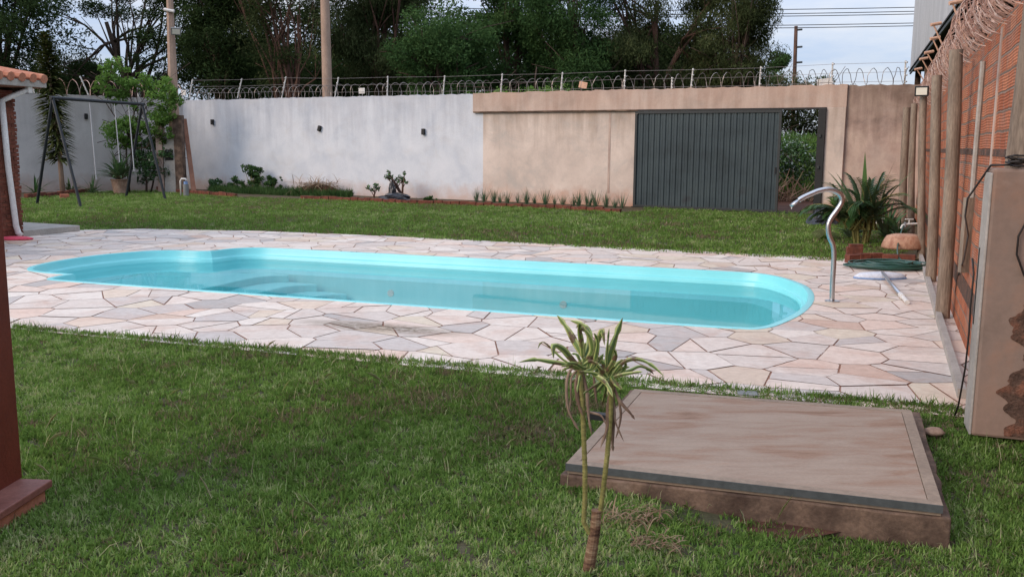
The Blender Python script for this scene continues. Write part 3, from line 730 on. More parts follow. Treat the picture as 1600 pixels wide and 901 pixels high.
# right brick wall
Lr = (Vector((9.55, 21.9, 0)) - R0).dot(RD)
rw = thing('brick_wall', 'tall red clay block wall with streaky mortar along the right side', 'wall', R0, R_RZ)
RWH = 2.50
flipsafe(jag_top('block_wall', 0, Lr, RWH, M_['clay_block'], rw, yo=-.0, amp=.03, seed=9))
def rpos(t, off=0): return R0 + RD*t + RN*off          # off>0 towards the yard
def wall_seg(A, B):
    A = R0.__class__((*A, 0)); B = R0.__class__((*B, 0)); o_ = rw.matrix_basis.inverted(); d = B-A; a = o_ @ A; b = o_ @ B; dd = b-a
    m = MB(); m.box(((a.x+b.x)/2, (a.y+b.y)/2, RWH/2), (dd.length, .16, RWH), math.atan2(dd.y, dd.x)); return m
rw.rotation_euler = (0, 0, R_RZ)
wall_seg((3.22, 5.72), (3.85, 1.2)).build('front_section', M_['clay_block'], rw)
wall_seg((3.86, 1.1), (3.86, -3.0)).build('front_section', M_['clay_block'], rw)
# base kerb strip
MB().box((Lr*.3, .22, .02), (Lr*.55, .05, .10)).build('kerb_strip', M_['concrete'], rw)
for t_, wd in ((1.35, .10), (5.6, .14), (9.2, .16)):
    MB().box((t_, .0835, RWH/2-.02), (wd, .01, RWH-.08)).build('concrete_stud', M_['old_wall'], rw)
for z, hh_ in ((1.58, .05), (.42, .16)):
    MB().box((Lr/2, .0805, z), (Lr-.05, .006, hh_)).build('bond_course', M_['bare_masonry'], rw)

# masonry meter box at right front
mp_ = thing('masonry_pillar', 'square plastered masonry pillar with flaking plaster and a side slot at the right edge', 'pillar', Vector((2.60, 5.06, 0)), math.atan2(-.333, .943))
PT = 1.50
pl = MB().box((.40, .16, PT/2), (.8, .30, PT)); pl.build('plaster_body', M_['pillar_plaster'], mp_, bevel=.018)
MB().box((-.004, .135, PT/2-.01), (.012, .235, PT-.03)).build('pale_face', M_['concrete'], mp_, bevel=.004)  # paler panel over the side face
MB().box((-.010, .20, .83), (.006, .028, .44)).build('slot', M_['recess_shade'], mp_)  # flat black plate, the slot's shade is painted
r = random.Random(4); out = []
for i in range(60):
    z = .02+i*.0126; out.append((.195 + .045*math.sin(z*17) + .018*math.sin(z*61+1) + r.uniform(-.009, .009) - .012*max(0, .45-z)*10, z))
poly = out + [(.60, .76), (.62, .5), (.58, .3), (.62, .02)]
mb = MB(); n = len(poly); mb.add([(a, .0065, b) for a, b in poly] + [(a, .012, b) for a, b in poly], [tuple(range(n))] + [(i, n+i, n+(i+1) % n, (i+1) % n) for i in range(n)])
flipsafe(mb.build('bare_patch', M_['bare_masonry'], mp_))

# ---- wooden posts along the brick wall
postspec = [(1472, 497, 1494, 78, .066, 'nearest full wooden post leaning by the pool paving', 1), (1452, 440, 1466, 118, .064, 'dark weathered wooden post second from the pool paving', 1),
            (1430, 400, 1445, 150, .056, 'slim wooden post carrying the black floodlight', 1), (1420, 372, 1429, 162, .06, 'far thin wooden post right of the palm', 0), (1412, 356, 1416, 168, .085, 'darkest wooden post in the corner of the back wall', 0)]
post_tops = []
for i, (bx_, by_, tx_, ty_, rad, lab, ln) in enumerate(postspec):
    b0 = at(bx_, by_)
    if i == 2: b0 = Vector((6.05, 13.7, 0))
    if i == 3: b0 = Vector((7.15, 16.6, 0))
    if i == 4: b0 = Vector((8.5, 20.2, 0))
    tp = atY(tx_, ty_, b0.y + .02)
    e = thing('wooden_post', lab, 'post', b0, 0, 'round wooden posts along the brick wall')
    d = tp - b0; pth = []; rs = []
    for k in range(9):
        q = k/8; pth.append((d.x*q + .02*math.sin(q*3.1+i), d.y*q, d.z*q - .02*(k == 0))); rs.append(rad*(1.0-.10*q) * (1 + .03*math.sin(k*2.3+i)))
    MB().tube(pth, rs, 18).build('shaft', M_['wood_post'], e, smooth=False)
    post_tops.append(tp)
e = thing('wooden_post', 'very tall round wooden post rising from the top of the masonry pillar', 'post', (2.825, 5.20, PT-.01), 0, 'round wooden posts along the brick wall')
MB().tube([(.010*k + .005*math.sin(k), 0, k*.4) for k in range(8)], [.086-.001*k for k in range(8)], 18).build('shaft', M_['wood_post'], e)

# ---- floodlights
def floodlight(loc, rz, label, tilt=.3, s=1.0, body='black_metal'):
    e = thing('floodlight', label, 'lamp', loc, rz, 'outdoor floodlights')
    mm = Matrix.Rotation(tilt, 3, 'X')
    hg = MB().box((0, 0, 0), (.22*s, .05*s, .17*s), m=mm).build('housing', M_[body], e, bevel=.008)
    MB().box(mm @ Vector((0, -.028*s, 0)), (.17*s, .006, .12*s), m=mm).build('lens', M_['lens'], hg)
    MB().box((0, .06*s, -.02), (.05*s, .09*s, .03*s)).build('bracket', M_[body], e)
    return e
q = post_tops[2]; floodlight((q.x-.10, q.y-.12, q.z+.06), -.5, 'small black floodlight on top of the slim wooden post', .15, .85)
q = post_tops[3]

# ---- black wall lamps on the white wall
def wall_lamp(p, rz, label, tip=0):
    e = thing('wall_lamp', label, 'lamp', p, rz, 'black box lamps on the white walls')
    mm = Matrix.Rotation(tip, 3, 'Y')
    MB().box((0, -.05, 0), (.10, .08, .18), m=mm).build('housing', M_['black_metal'], e, bevel=.01)
    MB().box((0, -.002, 0), (.07, .02, .10), m=mm).build('mount', M_['gate_frame'], e)
for px, py, tip, lab in ((336, 191, 0, 'black box wall lamp nearest the concrete pole'), (503, 201, .35, 'crooked black box wall lamp in the middle of the white wall'), (665, 206, 0, 'black box wall lamp nearest the beige plaster')):
    s_, z_ = onwall(px, py); wall_lamp(W0 + WD*s_ + WN*(T/2) + Vector((0,0,z_)), W_RZ, lab, tip)
def onplane(px, py, P, nrm):
    d = ray(px, py); c0 = Vector((0,0,CAMH)); t = (P-c0).dot(nrm)/d.dot(nrm); return c0 + d*t
lu = ld.normalized(); LN = Vector((-lu.y, lu.x, 0)); LN = LN if LN.dot(Vector((1,-1,0))) > 0 else -LN
q = onplane(134, 182, LW0 + LN*.08, LN); wall_lamp(q, math.atan2(LN.y, LN.x)+math.pi/2, 'black box wall lamp on the side wall behind the swings')

# ---- electric fence stakes
def stake(base, top, label, mat='white_paint'):
    e = thing('fence_stake', label, 'stake', base, 0, 'electric fence stakes on the walls')
    d = Vector(top) - Vector(base); MB().tube([(0,0,-.03), d], .020, 6).build('rod', M_[mat], e)
    n = 4
    for i in range(n):
        p = d * ((i+1)/(n+.3)); MB().tube([p + Vector((-.012,-.035,0)), p+Vector((.012,-.085,0))], .020, 6).build('insulator', M_['white_paint'], e)
stk = [(296,152,301,124,'leftmost on the white wall beside the concrete pole'),(371,152,378,123,'second from the left on the white wall'),(440,152,447,120,'left of the slim pole on the white wall'),
       (523,151,529,121,'just right of the slim pole behind the wall'),(605,150,606,119,'upright in the middle of the white wall'),(692,149,695,118,'above the right lamp on the white wall'),
       (782,148,785,115,'first on the beige beam'),(876,146,879,113,'second on the beige beam'),(975,143,977,109,'above the left end of the gate'),(1049,142,1050,121,'shortest, above the gate'),
       (1079,142,1083,107,'above the middle of the gate'),(1186,140,1189,104,'above the right end of the gate'),(1299,138,1301,98,'above the pilaster'),(1413,138,1415,95,'in the far right corner of the back wall')]
tops = []
for a, b, c_, d_, lab in stk:
    s_, z_ = onwall(a, b); s2, z2 = onwall(c_, d_); P = W0+WD*s_; P.z = z_; Q = W0+WD*s2; Q.z = z2
    stake(P, Q, 'white electric fence stake ' + lab); tops.append(Q)
ltops = []
for a, b, c_, d_, lab in ((138,147,125,119,'leaning on the side wall right of the spindly plant'), (54,146,46,112,'leaning on the side wall left of the spindly plant'), (216,150,214,125,'behind the lime green tree')):
    P = onplane(a, b, LW0, LN); Q = onplane(c_, d_, LW0, LN); stake(P, Q, 'white electric fence stake ' + lab); ltops.append(Q)
# electric wires
fw = thing('electric_fence_wire', 'thin electric fence wires strung between the stakes on the back wall', 'wire', tops[0], 0)
for lev in (0.05, .3, .55):
    MB().tube([(q - tops[0]) + Vector((0, -.07, -lev*.85)) for q in [tops[i] for i in range(len(tops)) if i != 9]], .004, 4).build('wire_strand', M_['wire'], fw)
# plaques
for px, py, rz, lab in ((287, 145, 0, 'small pale plaque beside the concrete pole'), (565, 142, 0, 'small cream plaque on the wire above the white wall'), (911, 133, .2, 'small tilted orange beige plaque on the wire above the beam'), (1289, 131, -.1, 'larger cream plaque on the wire right of the gate')):
    s_, z_ = onwall(px, py, .05); P = W0+WD*s_+WN*.05; P.z = z_; sz = 1.45 if px == 1289 else 1.0
    tag(MB().box((0,0,0), (.24*sz, .012, .17*sz), m=Matrix.Rotation(rz, 3, 'Y')).build('warning_plaque', M_['warm_orange' if px == 911 else 'white_paint'], None, loc=P), lab, 'sign', 'plaques on the electric fence')
for o in bpy.data.objects:
    if o.name.startswith('warning_plaque'): o.rotation_euler = (0, 0, W_RZ)

# ---- razor wire
def helix(A, B, rad, pitch, ax_side, seed, r_w, n_per=14, wob=.03, blades=0, ell=1.0):
    rg = random.Random(seed); d = B-A; L_ = d.length; d.normalize(); side = ax_side.normalized(); up = Vector((0,0,1))
    N = int(L_/pitch*n_per); pts = []; ph = rg.uniform(0, 6); rr_ = rad; sg = 0
    for i in range(N):
        q = i/n_per*2*math.pi + ph; sg += rg.uniform(-.02, .02); sg *= .97
        rr_ += rg.uniform(-wob, wob)*.35; rr_ += (rad-rr_)*.1
        pts.append(A + d*(L_*i/N + sg) + side*(math.cos(q)*rr_*ell) + up*(math.sin(q)*rr_ + rad))
    mb = MB(); mb.tube(pts, r_w, 3 if not blades else 4, flat=1.0)
    if blades:
        for i in range(0, N-1, blades):
            t_ = (pts[i+1]-pts[i]).normalized(); w = t_.cross(Vector((rg.uniform(-1,1), rg.uniform(-1,1), rg.uniform(-1,1)))).normalized()
            c_ = pts[i]; mb.add([c_-t_*.022, c_+w*.011, c_+t_*.022, c_-w*.011], [(0,1,2,3)])
    return mb
sA = SC0+.2; A = W0+WD*sA + Vector((0,0,WH-.02)); B = W0+WD*(SC1-.1) + Vector((0,0,WH))
tag(helix(A, B, .20, .29, WN, 3, .0085, 14, .012, ell=.9).build('razor_wire', M_['wire']), 'thin single razor wire coil looping along the top of the back wall', 'wire', 'razor wire coils')
A = LW0 + Vector((0,0,WH+.03)); B = LW1 + Vector((0,0,WH+.03))
tag(helix(A, B, .26, .42, LN, 5, .011, 14, .012).build('razor_wire', M_['wire_bright']), 'reddish razor wire coil along the top of the side wall', 'wire', 'razor wire coils')  # reddish to pale wire colour, varied by noise
for k_, (rad, pitch, off, z0_) in enumerate(((.23, .17, -.03, RWH-.03), (.28, .21, .0, RWH-.09), (.18, .16, -.08, RWH+.08))):
    A = rpos(-.1, off) + Vector((0,0,z0_)); B = rpos(Lr-.2, off) + Vector((0,0,z0_))
    lab = ['dense razor wire coil on the brick wall, middle layer', 'widest razor wire coil on the brick wall, hanging over the yard side', 'small upper razor wire coil on the brick wall'][k_]
    tag(helix(A, B, rad, pitch, RN, 7+k_, .0042, 18, .045, 2).build('razor_wire', M_['wire_bright']), lab, 'wire', 'razor wire coils')
# sloping stakes with insulators over the coil
for k_, (px, py, t_) in enumerate(((1488, 4, 5.0), (1458, 38, 7.3), (1457, 60, 8.2), (1448, 82, 9.4), (1440, 92, 11.0), (1432, 108, 13.0))):
    P = rpos(t_, -.02); P.z = RWH; d = ray(px, py); tt = P.y/d.y; Q = Vector((d.x*tt, P.y, CAMH+d.z*tt))
    e = thing('fence_stake', 'orange electric fence stake above the brick wall coil, number %s from the front' % ['one','two','three','four','five','six'][k_], 'stake', P, 0, 'electric fence stakes on the brick wall')
    dd = Q-P; MB().tube([(0,0,-.05), dd], .010, 6).build('rod', M_['warm_orange'], e); MB().tube([dd+Vector((-.03,0,-.01)), dd+Vector((.10,0,.015))], .022, 7).build('insulator', M_['warm_orange'], e)  # warm light on the stakes is put into their orange colour

# ================================================================== PAVING OBJECTS
# tank slab with lid
tk = thing('tank_slab', 'low square concrete plinth in the lawn with a framed pinkish lid', 'slab', (slabA.x, slabA.y, 0))
rel = lambda p: (p.x - slabA.x, p.y - slabA.y)
def rough_prism(P, z0, z1, sub, amp, seed):
    r = random.Random(seed); out = []
    for i in range(len(P)):
        a, b = P[i], P[(i+1) % len(P)]
        for k in range(sub): t_ = k/sub; out.append((a[0]+(b[0]-a[0])*t_ + r.uniform(-amp, amp), a[1]+(b[1]-a[1])*t_ + r.uniform(-amp, amp)))
    return MB().prism(out, z0, z1)
P4 = [rel(slabA), rel(slabB), rel(slabC), rel(slabD)]
rough_prism(P4, -.14, ST-.007, 14, .008, 3).build('plinth', M_['slab_side'], tk, bevel=.008)
def inset4(P, d):
    n = len(P); res = []
    lines = []
    for i in range(n):
        a, b = P[i], P[(i+1) % n]; l = math.hypot(b[0]-a[0], b[1]-a[1]); nx, ny = -(b[1]-a[1])/l, (b[0]-a[0])/l
        lines.append(((a[0]+nx*d, a[1]+ny*d), (b[0]-a[0], b[1]-a[1])))
    for i in range(n):
        (p, r1), (q, r2) = lines[i-1], lines[i]; den = r1[0]*r2[1]-r1[1]*r2[0]; t_ = ((q[0]-p[0])*r2[1]-(q[1]-p[1])*r2[0])/den
        res.append((p[0]+r1[0]*t_, p[1]+r1[1]*t_))
    return res
L4 = [rel(at(884,723,ST+.047)), rel(at(1474,789,ST+.047)), rel(at(1424,640,ST+.047)), rel(at(991,607,ST+.047))]
MB().prism(inset4(L4, .006), ST-.003, ST+.009).build('under_sheet', M_['lid_frame'], tk)
lid = MB().prism(inset4(L4, .058), ST+.017, ST+.0445).build('lid', M_['lid_top'], tk)
# frame bars
I4 = inset4(L4, .055)
for i in range(4):
    MB().prism([L4[i], L4[(i+1) % 4], I4[(i+1) % 4], I4[i]], ST+.015, ST+.047).build('frame_bar', M_['lid_frame'], lid, bevel=.002)

a, b = L4[0], L4[1]; l = math.hypot(b[0]-a[0], b[1]-a[1]); nx, ny = (b[1]-a[1])/l, -(b[0]-a[0])/l
MB().prism([a, b, (b[0]+nx*.004, b[1]+ny*.004), (a[0]+nx*.004, a[1]+ny*.004)], ST+.012, ST+.0465).build('grey_edge', M_['dark_grey'], lid)
q = rel(at(936, 655, ST)); MB().box((q[0]-.01, q[1], ST+.02), (.05, .11, .035), 1.2).build('hinge', M_['black_metal'], tk)
# soil at the front of the slab
sheet('bare_soil', [(.62,3.95),(.9,3.80),(1.25,3.76),(1.5,3.86),(1.45,4.05),(1.1,4.14),(.75,4.16)], -.048, M_['soil'])
# skimmer lid
p = at(1168, 614, .012); tag(MB().box((0,0,0), (.13,.10,.012), -.2).build('skimmer_lid', M_['grey_plastic'], None, bevel=.006, loc=p), 'small grey square cover set in the near edge of the paving', 'cover')

# waterfall spout
p0 = at(1300, 471, .006); dY = p0.y
sp_px = [(1300,471),(1301,440),(1303,405),(1302,385),(1296,370),(1294,355),(1298,342),(1308,328),(1315,316),(1314,306),(1306,299),(1294,296),(1280,298),(1267,303),(1254,309),(1248,313)]
wf = thing('pool_spout', 'curved stainless steel waterfall spout standing on the paving at the pool end', 'pool spout', p0)
pth = [atY(a, b, dY) - p0 for a, b in sp_px]
pc = []
for i in range(len(pth)-1):
    for k in range(4):
        a, b_, c_, d_ = pth[max(i-1,0)], pth[i], pth[i+1], pth[min(i+2, len(pth)-1)]; q = k/4
        pc.append(.5*((2*b_)+(-a+c_)*q+(2*a-5*b_+4*c_-d_)*q*q+(-a+3*b_-3*c_+d_)*q**3))
pc.append(pth[-1])
MB().tube(pc, .026, 16).build('bent_tube', M_['steel'], wf, smooth=True)
e_ = pth[-1]; dn = (pth[-1]-pth[-2]).normalized()
nz_ = MB(); nz_.tube([e_-dn*.02, e_+dn*.05, e_+dn*.10], [.030, .036, .03], 14, flat=.5).build('outlet', M_['steel'], wf, smooth=True)
MB().tube([e_+dn*.08, e_+Vector((-.07,0,-.09))], [.012,.005], 8).build('tip', M_['white_paint'], wf)
MB().tube([(0,0,0), (0,0,.012)], .075, 18).build('base_flange', M_['steel'], wf)

# brush head + pole
a = at(1375, 432, .03); b_ = at(1418, 472, .03)
vb = thing('pool_vacuum', 'white and blue pool vacuum head with a short aluminium handle on the paving', 'pool cleaner', a)
hd = MB(); r = [(.0,.030),(.08,.028),(.17,.022),(.19,.0),(.18,-.015),(0,-.02)]
n = 26; outl = []
for k in range(n):
    q = 2*math.pi*k/n; rr_ = 1+.10*math.cos(2*q); outl.append((math.cos(q)*.29*rr_, math.sin(q)*.13))
hd.add([(x, y, -.018) for x, y in outl] + [(x, y, .012) for x, y in outl] + [(x*.8, y*.7, .045) for x, y in outl] + [(x*.3, y*.3, .06) for x, y in outl],
       [tuple(range(n-1,-1,-1))] + [(j*n+i, j*n+(i+1) % n, (j+1)*n+(i+1) % n, (j+1)*n+i) for j in range(3) for i in range(n)] + [tuple(range(3*n, 4*n))])
hd.build('head', M_['head_white'], vb, smooth=True)
MB().prism([(x*1.04, y*1.06) for x, y in outl], -.022, -.004).build('rim', M_['head_blue'], vb)
dd = b_-a
MB().tube([(0.02,-.02,.05), dd*.5+Vector((0,0,.03)), dd*.82+Vector((0,0,.012))], .021, 12).build('handle_tube', M_['steel'], vb, smooth=True)
MB().tube([dd*.78+Vector((0,0,.014)), dd*.86+Vector((0,0,.01))], .030, 12).build('collar', M_['white_paint'], vb)
MB().tube([dd*.86+Vector((0,0,.01)), dd*1.0], .024, 12).build('handle_end', M_['white_paint'], vb)

# hose coil
hc = at(1388, 417, .02); r = random.Random(6); pts = []
for i in range(460):
    q = i/38*2*math.pi; lay = i/460; rx = .50 + .10*math.sin(i*.013*3) - .12*abs(math.sin(lay*7.5)); 
    pts.append((hc.x + math.cos(q)*rx*1.0 + .05*math.sin(lay*9), hc.y + math.sin(q)*rx*.62 + .04*math.cos(lay*7), .022 + .055*lay + .01*math.sin(q*2.3+lay*5)))
tap = atY(1412, 352, 14.2)
end = Vector(pts[-1]); c2 = Vector(tap)
for k in range(1, 22):
    q = k/21; pts.append(end.lerp(c2, q) + Vector((-.10*math.sin(math.pi*q), 0, -.16*math.sin(math.pi*q)*(1-q*.4))))
tag(MB().tube(pts, .0135, 6).build('garden_hose', M_['hose'], smooth=True), 'dark green garden hose coiled on the paving and running up to the tap', 'hose')
# tap
tp_ = thing('garden_tap', 'small pale metal tap sticking out from the slim wooden post', 'tap', tap)
MB().tube([(.28,.0,.03),(.05,0,.02),(-.02,0,0),(-.04,0,-.05)], .016, 8).build('spout', M_['white_paint'], tp_)
MB().tube([(.08,0,.02),(.08,0,.09)], .010, 6).build('stem', M_['white_paint'], tp_)
MB().box((.08,0,.095), (.12,.025,.016)).build('handle', M_['white_paint'], tp_)
MB().tube([(.02,0,-.03),(.02,0,.05)], .02, 8).build('valve_body', M_['steel'], tp_)

# brick border of the corner bed
def edging(name, pts, label, hgt=.10, bl=.24, seed=1, z=0.0, wid=.10, group='brick bed edgings'):
    r = random.Random(seed); o_ = Vector(pts[0]); e = MB()
    for i in range(len(pts)-1):
        a, b = Vector(pts[i]), Vector(pts[i+1]); d = b-a; n = max(1, round(d.length/bl)); an = math.atan2(d.y, d.x)
        for k in range(n):
            c = a + d*((k+.5)/n) - o_; hh_ = hgt*r.uniform(.8, 1.12)
            e.box((c.x + r.uniform(-.012,.012), c.y + r.uniform(-.02,.02), z+hh_/2-.01), (d.length/n-.015, wid*r.uniform(.9,1.1), hh_), an+r.uniform(-.05,.05))
    return tag(e.build(name, M_['brick_edge'], None, bevel=.006, loc=o_), label, 'edging', group)
edging('brick_edging', [(p.x, p.y, 0) for p in bed_in[1:7]], 'red brick edging in front of the chive row and the black bag', .11, seed=3)
edging('brick_edging', [(p.x, p.y, 0) for p in bed_in[7:]], 'red brick edging curving round the corner bed by the swing frame', .13, seed=4)
edging('brick_edging', [(p.x, p.y, 0) for p in (at(1322,411), at(1378,409), at(1432,412))], 'low dark red brick border behind the green hose', .13, .2, seed=5)
p = at(1344, 408); tag(MB().box((0,0,.11), (.22,.12,.20), -.2).box((.02,.01,.225),(.19,.10,.05),-.1).build('loose_brick', M_['brick_edge'], None, bevel=.008, loc=(p.x-.1,p.y-.02,0)), 'stacked dark red bricks at the left end of the low border', 'brick')
p = at(101, 309); tag(MB().box((0,0,.05), (.24,.30,.11), .5).build('loose_brick', M_['terracotta'], None, bevel=.01, loc=p), 'orange loose brick lying on the lawn beside the swing frame', 'brick')
# upturned rusty basin
p = at(1418, 402); rg = random.Random(3)
tag(MB().lathe([(.30,0),(.31,.03),(.28,.12),(.24,.19),(.16,.215),(.02,.22)], (0,0,0), 22, 1.0, .8, .05, rg).build('upturned_basin', M_['rust_basin'], None, smooth=True, loc=(p.x-.05,p.y+.05,.13)), 'rusty orange upturned basin lying on the brick border', 'basin')
# stone near the pillar
p = at(1458, 678); rg = random.Random(8)
tag(MB().lathe([(.02,-.01),(.055,.006),(.058,.02),(.036,.036),(.01,.042)], (0,0,0), 12, 1.1, .8, .2, rg).build('stone', M_['rock'], None, smooth=True, loc=p), 'pale round stone in the grass beside the slab corner', 'stone')

# cables on pillar and wall
top = Vector((2.60, 5.06, 0))
def pw(u, v, z): return top + U2*u + V2*v + Vector((0,0,z))
cb = thing('cable_bundle', 'tangled black cables lying on top of the masonry pillar', 'cable', pw(.3,.1,PT))
for s_ in range(5):
    r = random.Random(20+s_); c = []
    for k in range(26):
        q = k/25*2*math.pi*1.15; c.append((math.cos(q+s_)*(.20+.05*r.random()), math.sin(q+s_)*.085+.03*r.random(), .012+.012*s_+.012*r.random()))
    MB().tube(c, .0055, 5).build('cable_loop', M_['rubber'], cb)
tag(MB().tube([tuple(pw(*q)) for q in ((.30,.03,PT+.02),(.26,-.004,PT+.0),(.245,-.012,PT-.08),(.20,-.012,PT-.22),(.145,-.012,PT-.36),(.145,-.012,PT-.46),(.19,-.012,PT-.57),(.26,-.012,PT-.64),(.36,-.012,PT-.66),(.5,-.012,PT-.60))], .0058, 6).build('cable', M_['rubber'], smooth=True), 'brown cable looping down the front face of the masonry pillar', 'cable', 'loose cables by the pillar')
tag(MB().tube([pw(.12,.1,PT+.02), pw(.0,.12,PT+.015), atY(1512,310,5.6), atY(1508,338,5.9), atY(1513,368,6.3), atY(1506,405,7.2), atY(1497,430,8.6), atY(1493,455,8.8)], .006, 6).build('cable', M_['rubber'], smooth=True), 'black cable dropping from the pillar top along the brick wall', 'cable', 'loose cables by the pillar')
tag(MB().tube([pw(-.035,.26,.98), pw(-.03,.20,.90), pw(-.03,.22,.70), pw(-.03,.19,.55), pw(-.03,.22,.35), pw(-.04,.30,.10), pw(-.05,.36,.01)], .0055, 6).build('cable', M_['rubber'], smooth=True), 'thin cable hanging down the pale side face of the masonry pillar', 'cable', 'loose cables by the pillar')

# conduit pipe on brick wall
e = thing('conduit_pipe', 'thin grey vertical conduit fixed on the brick wall beside the pillar', 'pipe', rpos(2.45, .10))
MB().tube([(0,0,.95),(0,0,2.3)], .022, 8).build('pipe', M_['concrete'], e); MB().box((0,0,.9), (.11,.06,.62)).build('lower_stud', M_['wood_post'], e)

# ================================================================== LEFT SIDE
# foreground red pillar
K = at(82, 748, .09); K2 = at(0, 800, .09); kd = (K2-K).normalized(); kn = Vector((kd.y, -kd.x, 0)); kn = kn if kn.y > 0 else -kn
# plinth extends along kd and away along kn
rp_ = thing('porch_pillar', 'dark red painted square pillar on a cement plinth at the left edge', 'pillar', (K.x, K.y, 0))
def kp(a, b_): v_ = kd*a + kn*b_; return (v_.x, v_.y)
SH = at(35, 745, .09); sh_ = SH-K; sa, sb = sh_.dot(kd), sh_.dot(kn)
MB().prism([kp(0,0), kp(1.2,0), kp(1.2,.5), kp(0,.5)], .055, .09).build('plinth_cap', M_['red_cement'], rp_, bevel=.006)
MB().prism([kp(.03,.02), kp(1.2,.02), kp(1.2,.48), kp(.03,.48)], -.03, .053).build('plinth', M_['tile'], rp_, bevel=.004)
MB().prism([kp(sa,sb), kp(sa+.8,sb), kp(sa+.8,sb+.3), kp(sa,sb+.3)], .088, 3.0).build('shaft', M_['red_paint'], rp_, bevel=.004)

# porch of the brick house
HC = at(38, 371)
hs = thing('brick_house', 'bare brick house corner with tiled eave and white downpipe at the left edge', 'house', HC, math.atan2(-.333, .943))
core = MB(); r = random.Random(12); z = 0; row = 0
while z < 2.42:
    for (y0_, y1_) in (((-.66,-.45),(-.44,-.225),(-.215,0)) if row % 2 == 0 else ((-.66,-.56),(-.55,-.335),(-.325,-.11),(-.10,0))):
        j = r.uniform(-.016, .022); core.box((-.105 + r.uniform(-.006,.008), (y0_+y1_)/2 + (j if y1_ == 0 else 0), z+.03), (.21, y1_-y0_, .056), 0)
    z += .068; row += 1
core.build('brick_column', M_['brick_edge'], hs)
MB().box((-.115, -.33, 1.2), (.20, .62, 2.44)).build('column_core', M_['mortar'], hs)
MB().box((-2.3, -3.3, 1.22), (4.4, 5.2, 2.44)).build('house_wall', M_['brick_edge'], hs)
dp = MB(); dp.tube([(.055,-.30,2.28),(.055,-.27,1.2),(.055,-.20,.22),(.07,-.18,.10),(.11,-.16,.05)], .048, 12); dpo = dp.build('downpipe', M_['white_paint'], hs, smooth=True)
MB().tube([(.055,-.30,2.26),(.12,-.2,2.32),(.27,.02,2.45)], .040, 12).build('elbow', M_['white_paint'], dpo, smooth=True)
MB().box((.28, 0.04, 2.46), (.08,.08,.12)).build('gutter_outlet', M_['white_paint'], hs)
MB().box((.33, -2.6, 2.555), (.04, 5.9, .115)).build('fascia', M_['concrete'], hs, bevel=.008)
MB().box((-2.1, -2.6, 2.50), (4.8, 5.8, .03)).build('soffit', M_['plank'], hs)
MB().box((-.05, .02, 2.44), (.6, .10, .10)).build('rafter', M_['bark_dark'], hs)
rf = MB()
for i in range(27):
    y = .28-i*.22; rf.tube([(.38, y, 2.64), (-2.2, y, 3.05)], .075, 8)
rt = rf
rf = MB(); rf.add([(.36,.34,2.62),(.36,-5.6,2.62),(-2.2,-5.6,3.03),(-2.2,.34,3.03),(-4.6,-5.6,2.62),(-4.6,.34,2.62)], [(0,3,2,1),(3,5,4,2),(0,5,3)]); roof_ = rf.build('roof', M_['terracotta'], hs); rt.build('roof_tiles', M_['tile'], roof_)
# step slab
P1 = at(125, 352, .11); P2 = at(39, 360, .11); d12 = (P2-P1).normalized()
P2b = P1 + d12*6; P3 = at(39, 347, .11); d13 = (P3-P1).normalized(); P3b = P1 + d13*6
tag(MB().prism([(0,0), ((P2b-P1).x,(P2b-P1).y), ((P3b-P1).x,(P3b-P1).y)], -.11, 0).build('porch_step', M_['concrete'], None, bevel=.012, loc=P1), 'low pale concrete step between the brick corner and the lawn', 'step')
p = at(20, 375); rg = random.Random(5)
tag(MB().lathe([(.30,0),(.31,.02),(.22,.045),(.05,.05)], (0,0,0), 16, 1, .5, .2, rg).build('pink_cloth', M_['pink'], None, smooth=True, loc=(p.x,p.y,.01)), 'bright pink cloth lying at the foot of the brick corner', 'cloth')

# swing frame
f1, f2, f3, f4 = at(58,318), at(126,323), at(197,308), at(258,311)
tL = (f1+f2)/2; tL.z = 2.72; tR = (f3+f4)/2; tR.z = 2.72
tL = atY(82, 153, (f1.y+f2.y)/2); tR = atY(222, 163, (f3.y+f4.y)/2)
sw = thing('swing_frame', 'black metal A-frame swing with pale ropes on the back lawn', 'swing', (f1+f2+f3+f4)/4)
c0 = sw.location.copy()
for fp, tp2 in ((f1,tL),(f2,tL),(f3,tR),(f4,tR)): MB().tube([fp-c0, tp2-c0], .038, 10).build('leg', M_['blue_black'], sw)
MB().tube([tL-c0+(tL-tR)*.02, tR-c0+(tR-tL)*.02], .045, 10).build('top_bar', M_['blue_black'], sw)
for a, b in ((f1,f2),(f3,f4)): pass
for fr_x, le, rr_ in ((.38, 2.1, .012), (.66, 1.65, .012), (.83, 1.9, .013)):
    q = tL.lerp(tR, fr_x)-c0; MB().tube([q, q+Vector((.03,0,-le*.5)), q+Vector((.06,0,-le))], rr_, 6).build('rope', M_['chain'], sw)
m_ = f4.lerp(tR, .33)-c0; m2_ = f3.lerp(tR, .33)-c0

# concrete pole in corner
pb = Vector((atY(276, 290, 31.2).x, 31.2, 0)); pt_ = atY(263, -60, 31.2)
pole = thing('concrete_pole', 'tapered pinkish concrete utility pole standing in the left garden corner', 'pole', pb)
dd = pt_-pb; n = 10
MB().tube([dd*(k/n) for k in range(n+1)], [.27-.016*k for k in range(n+1)], 8, flat=.8).build('shaft', M_['pole'], pole)
def ppt(px, py, off=.0): q = atY(px, py, 31.2-off); return q-pb
MB().tube([ppt(256,15,.2), ppt(272,18,.2)], .05, 8).build('insulator', M_['white_paint'], pole)
MB().tube([ppt(262,16,.1), ppt(274,19,.1)], .04, 8).build('insulator_arm', M_['black_metal'], pole)
floodlight(tuple(pb+ppt(275,49,.28)), .4, 'grey floodlight clamped to the tall concrete pole', .5, 1.4, 'grey_plastic')
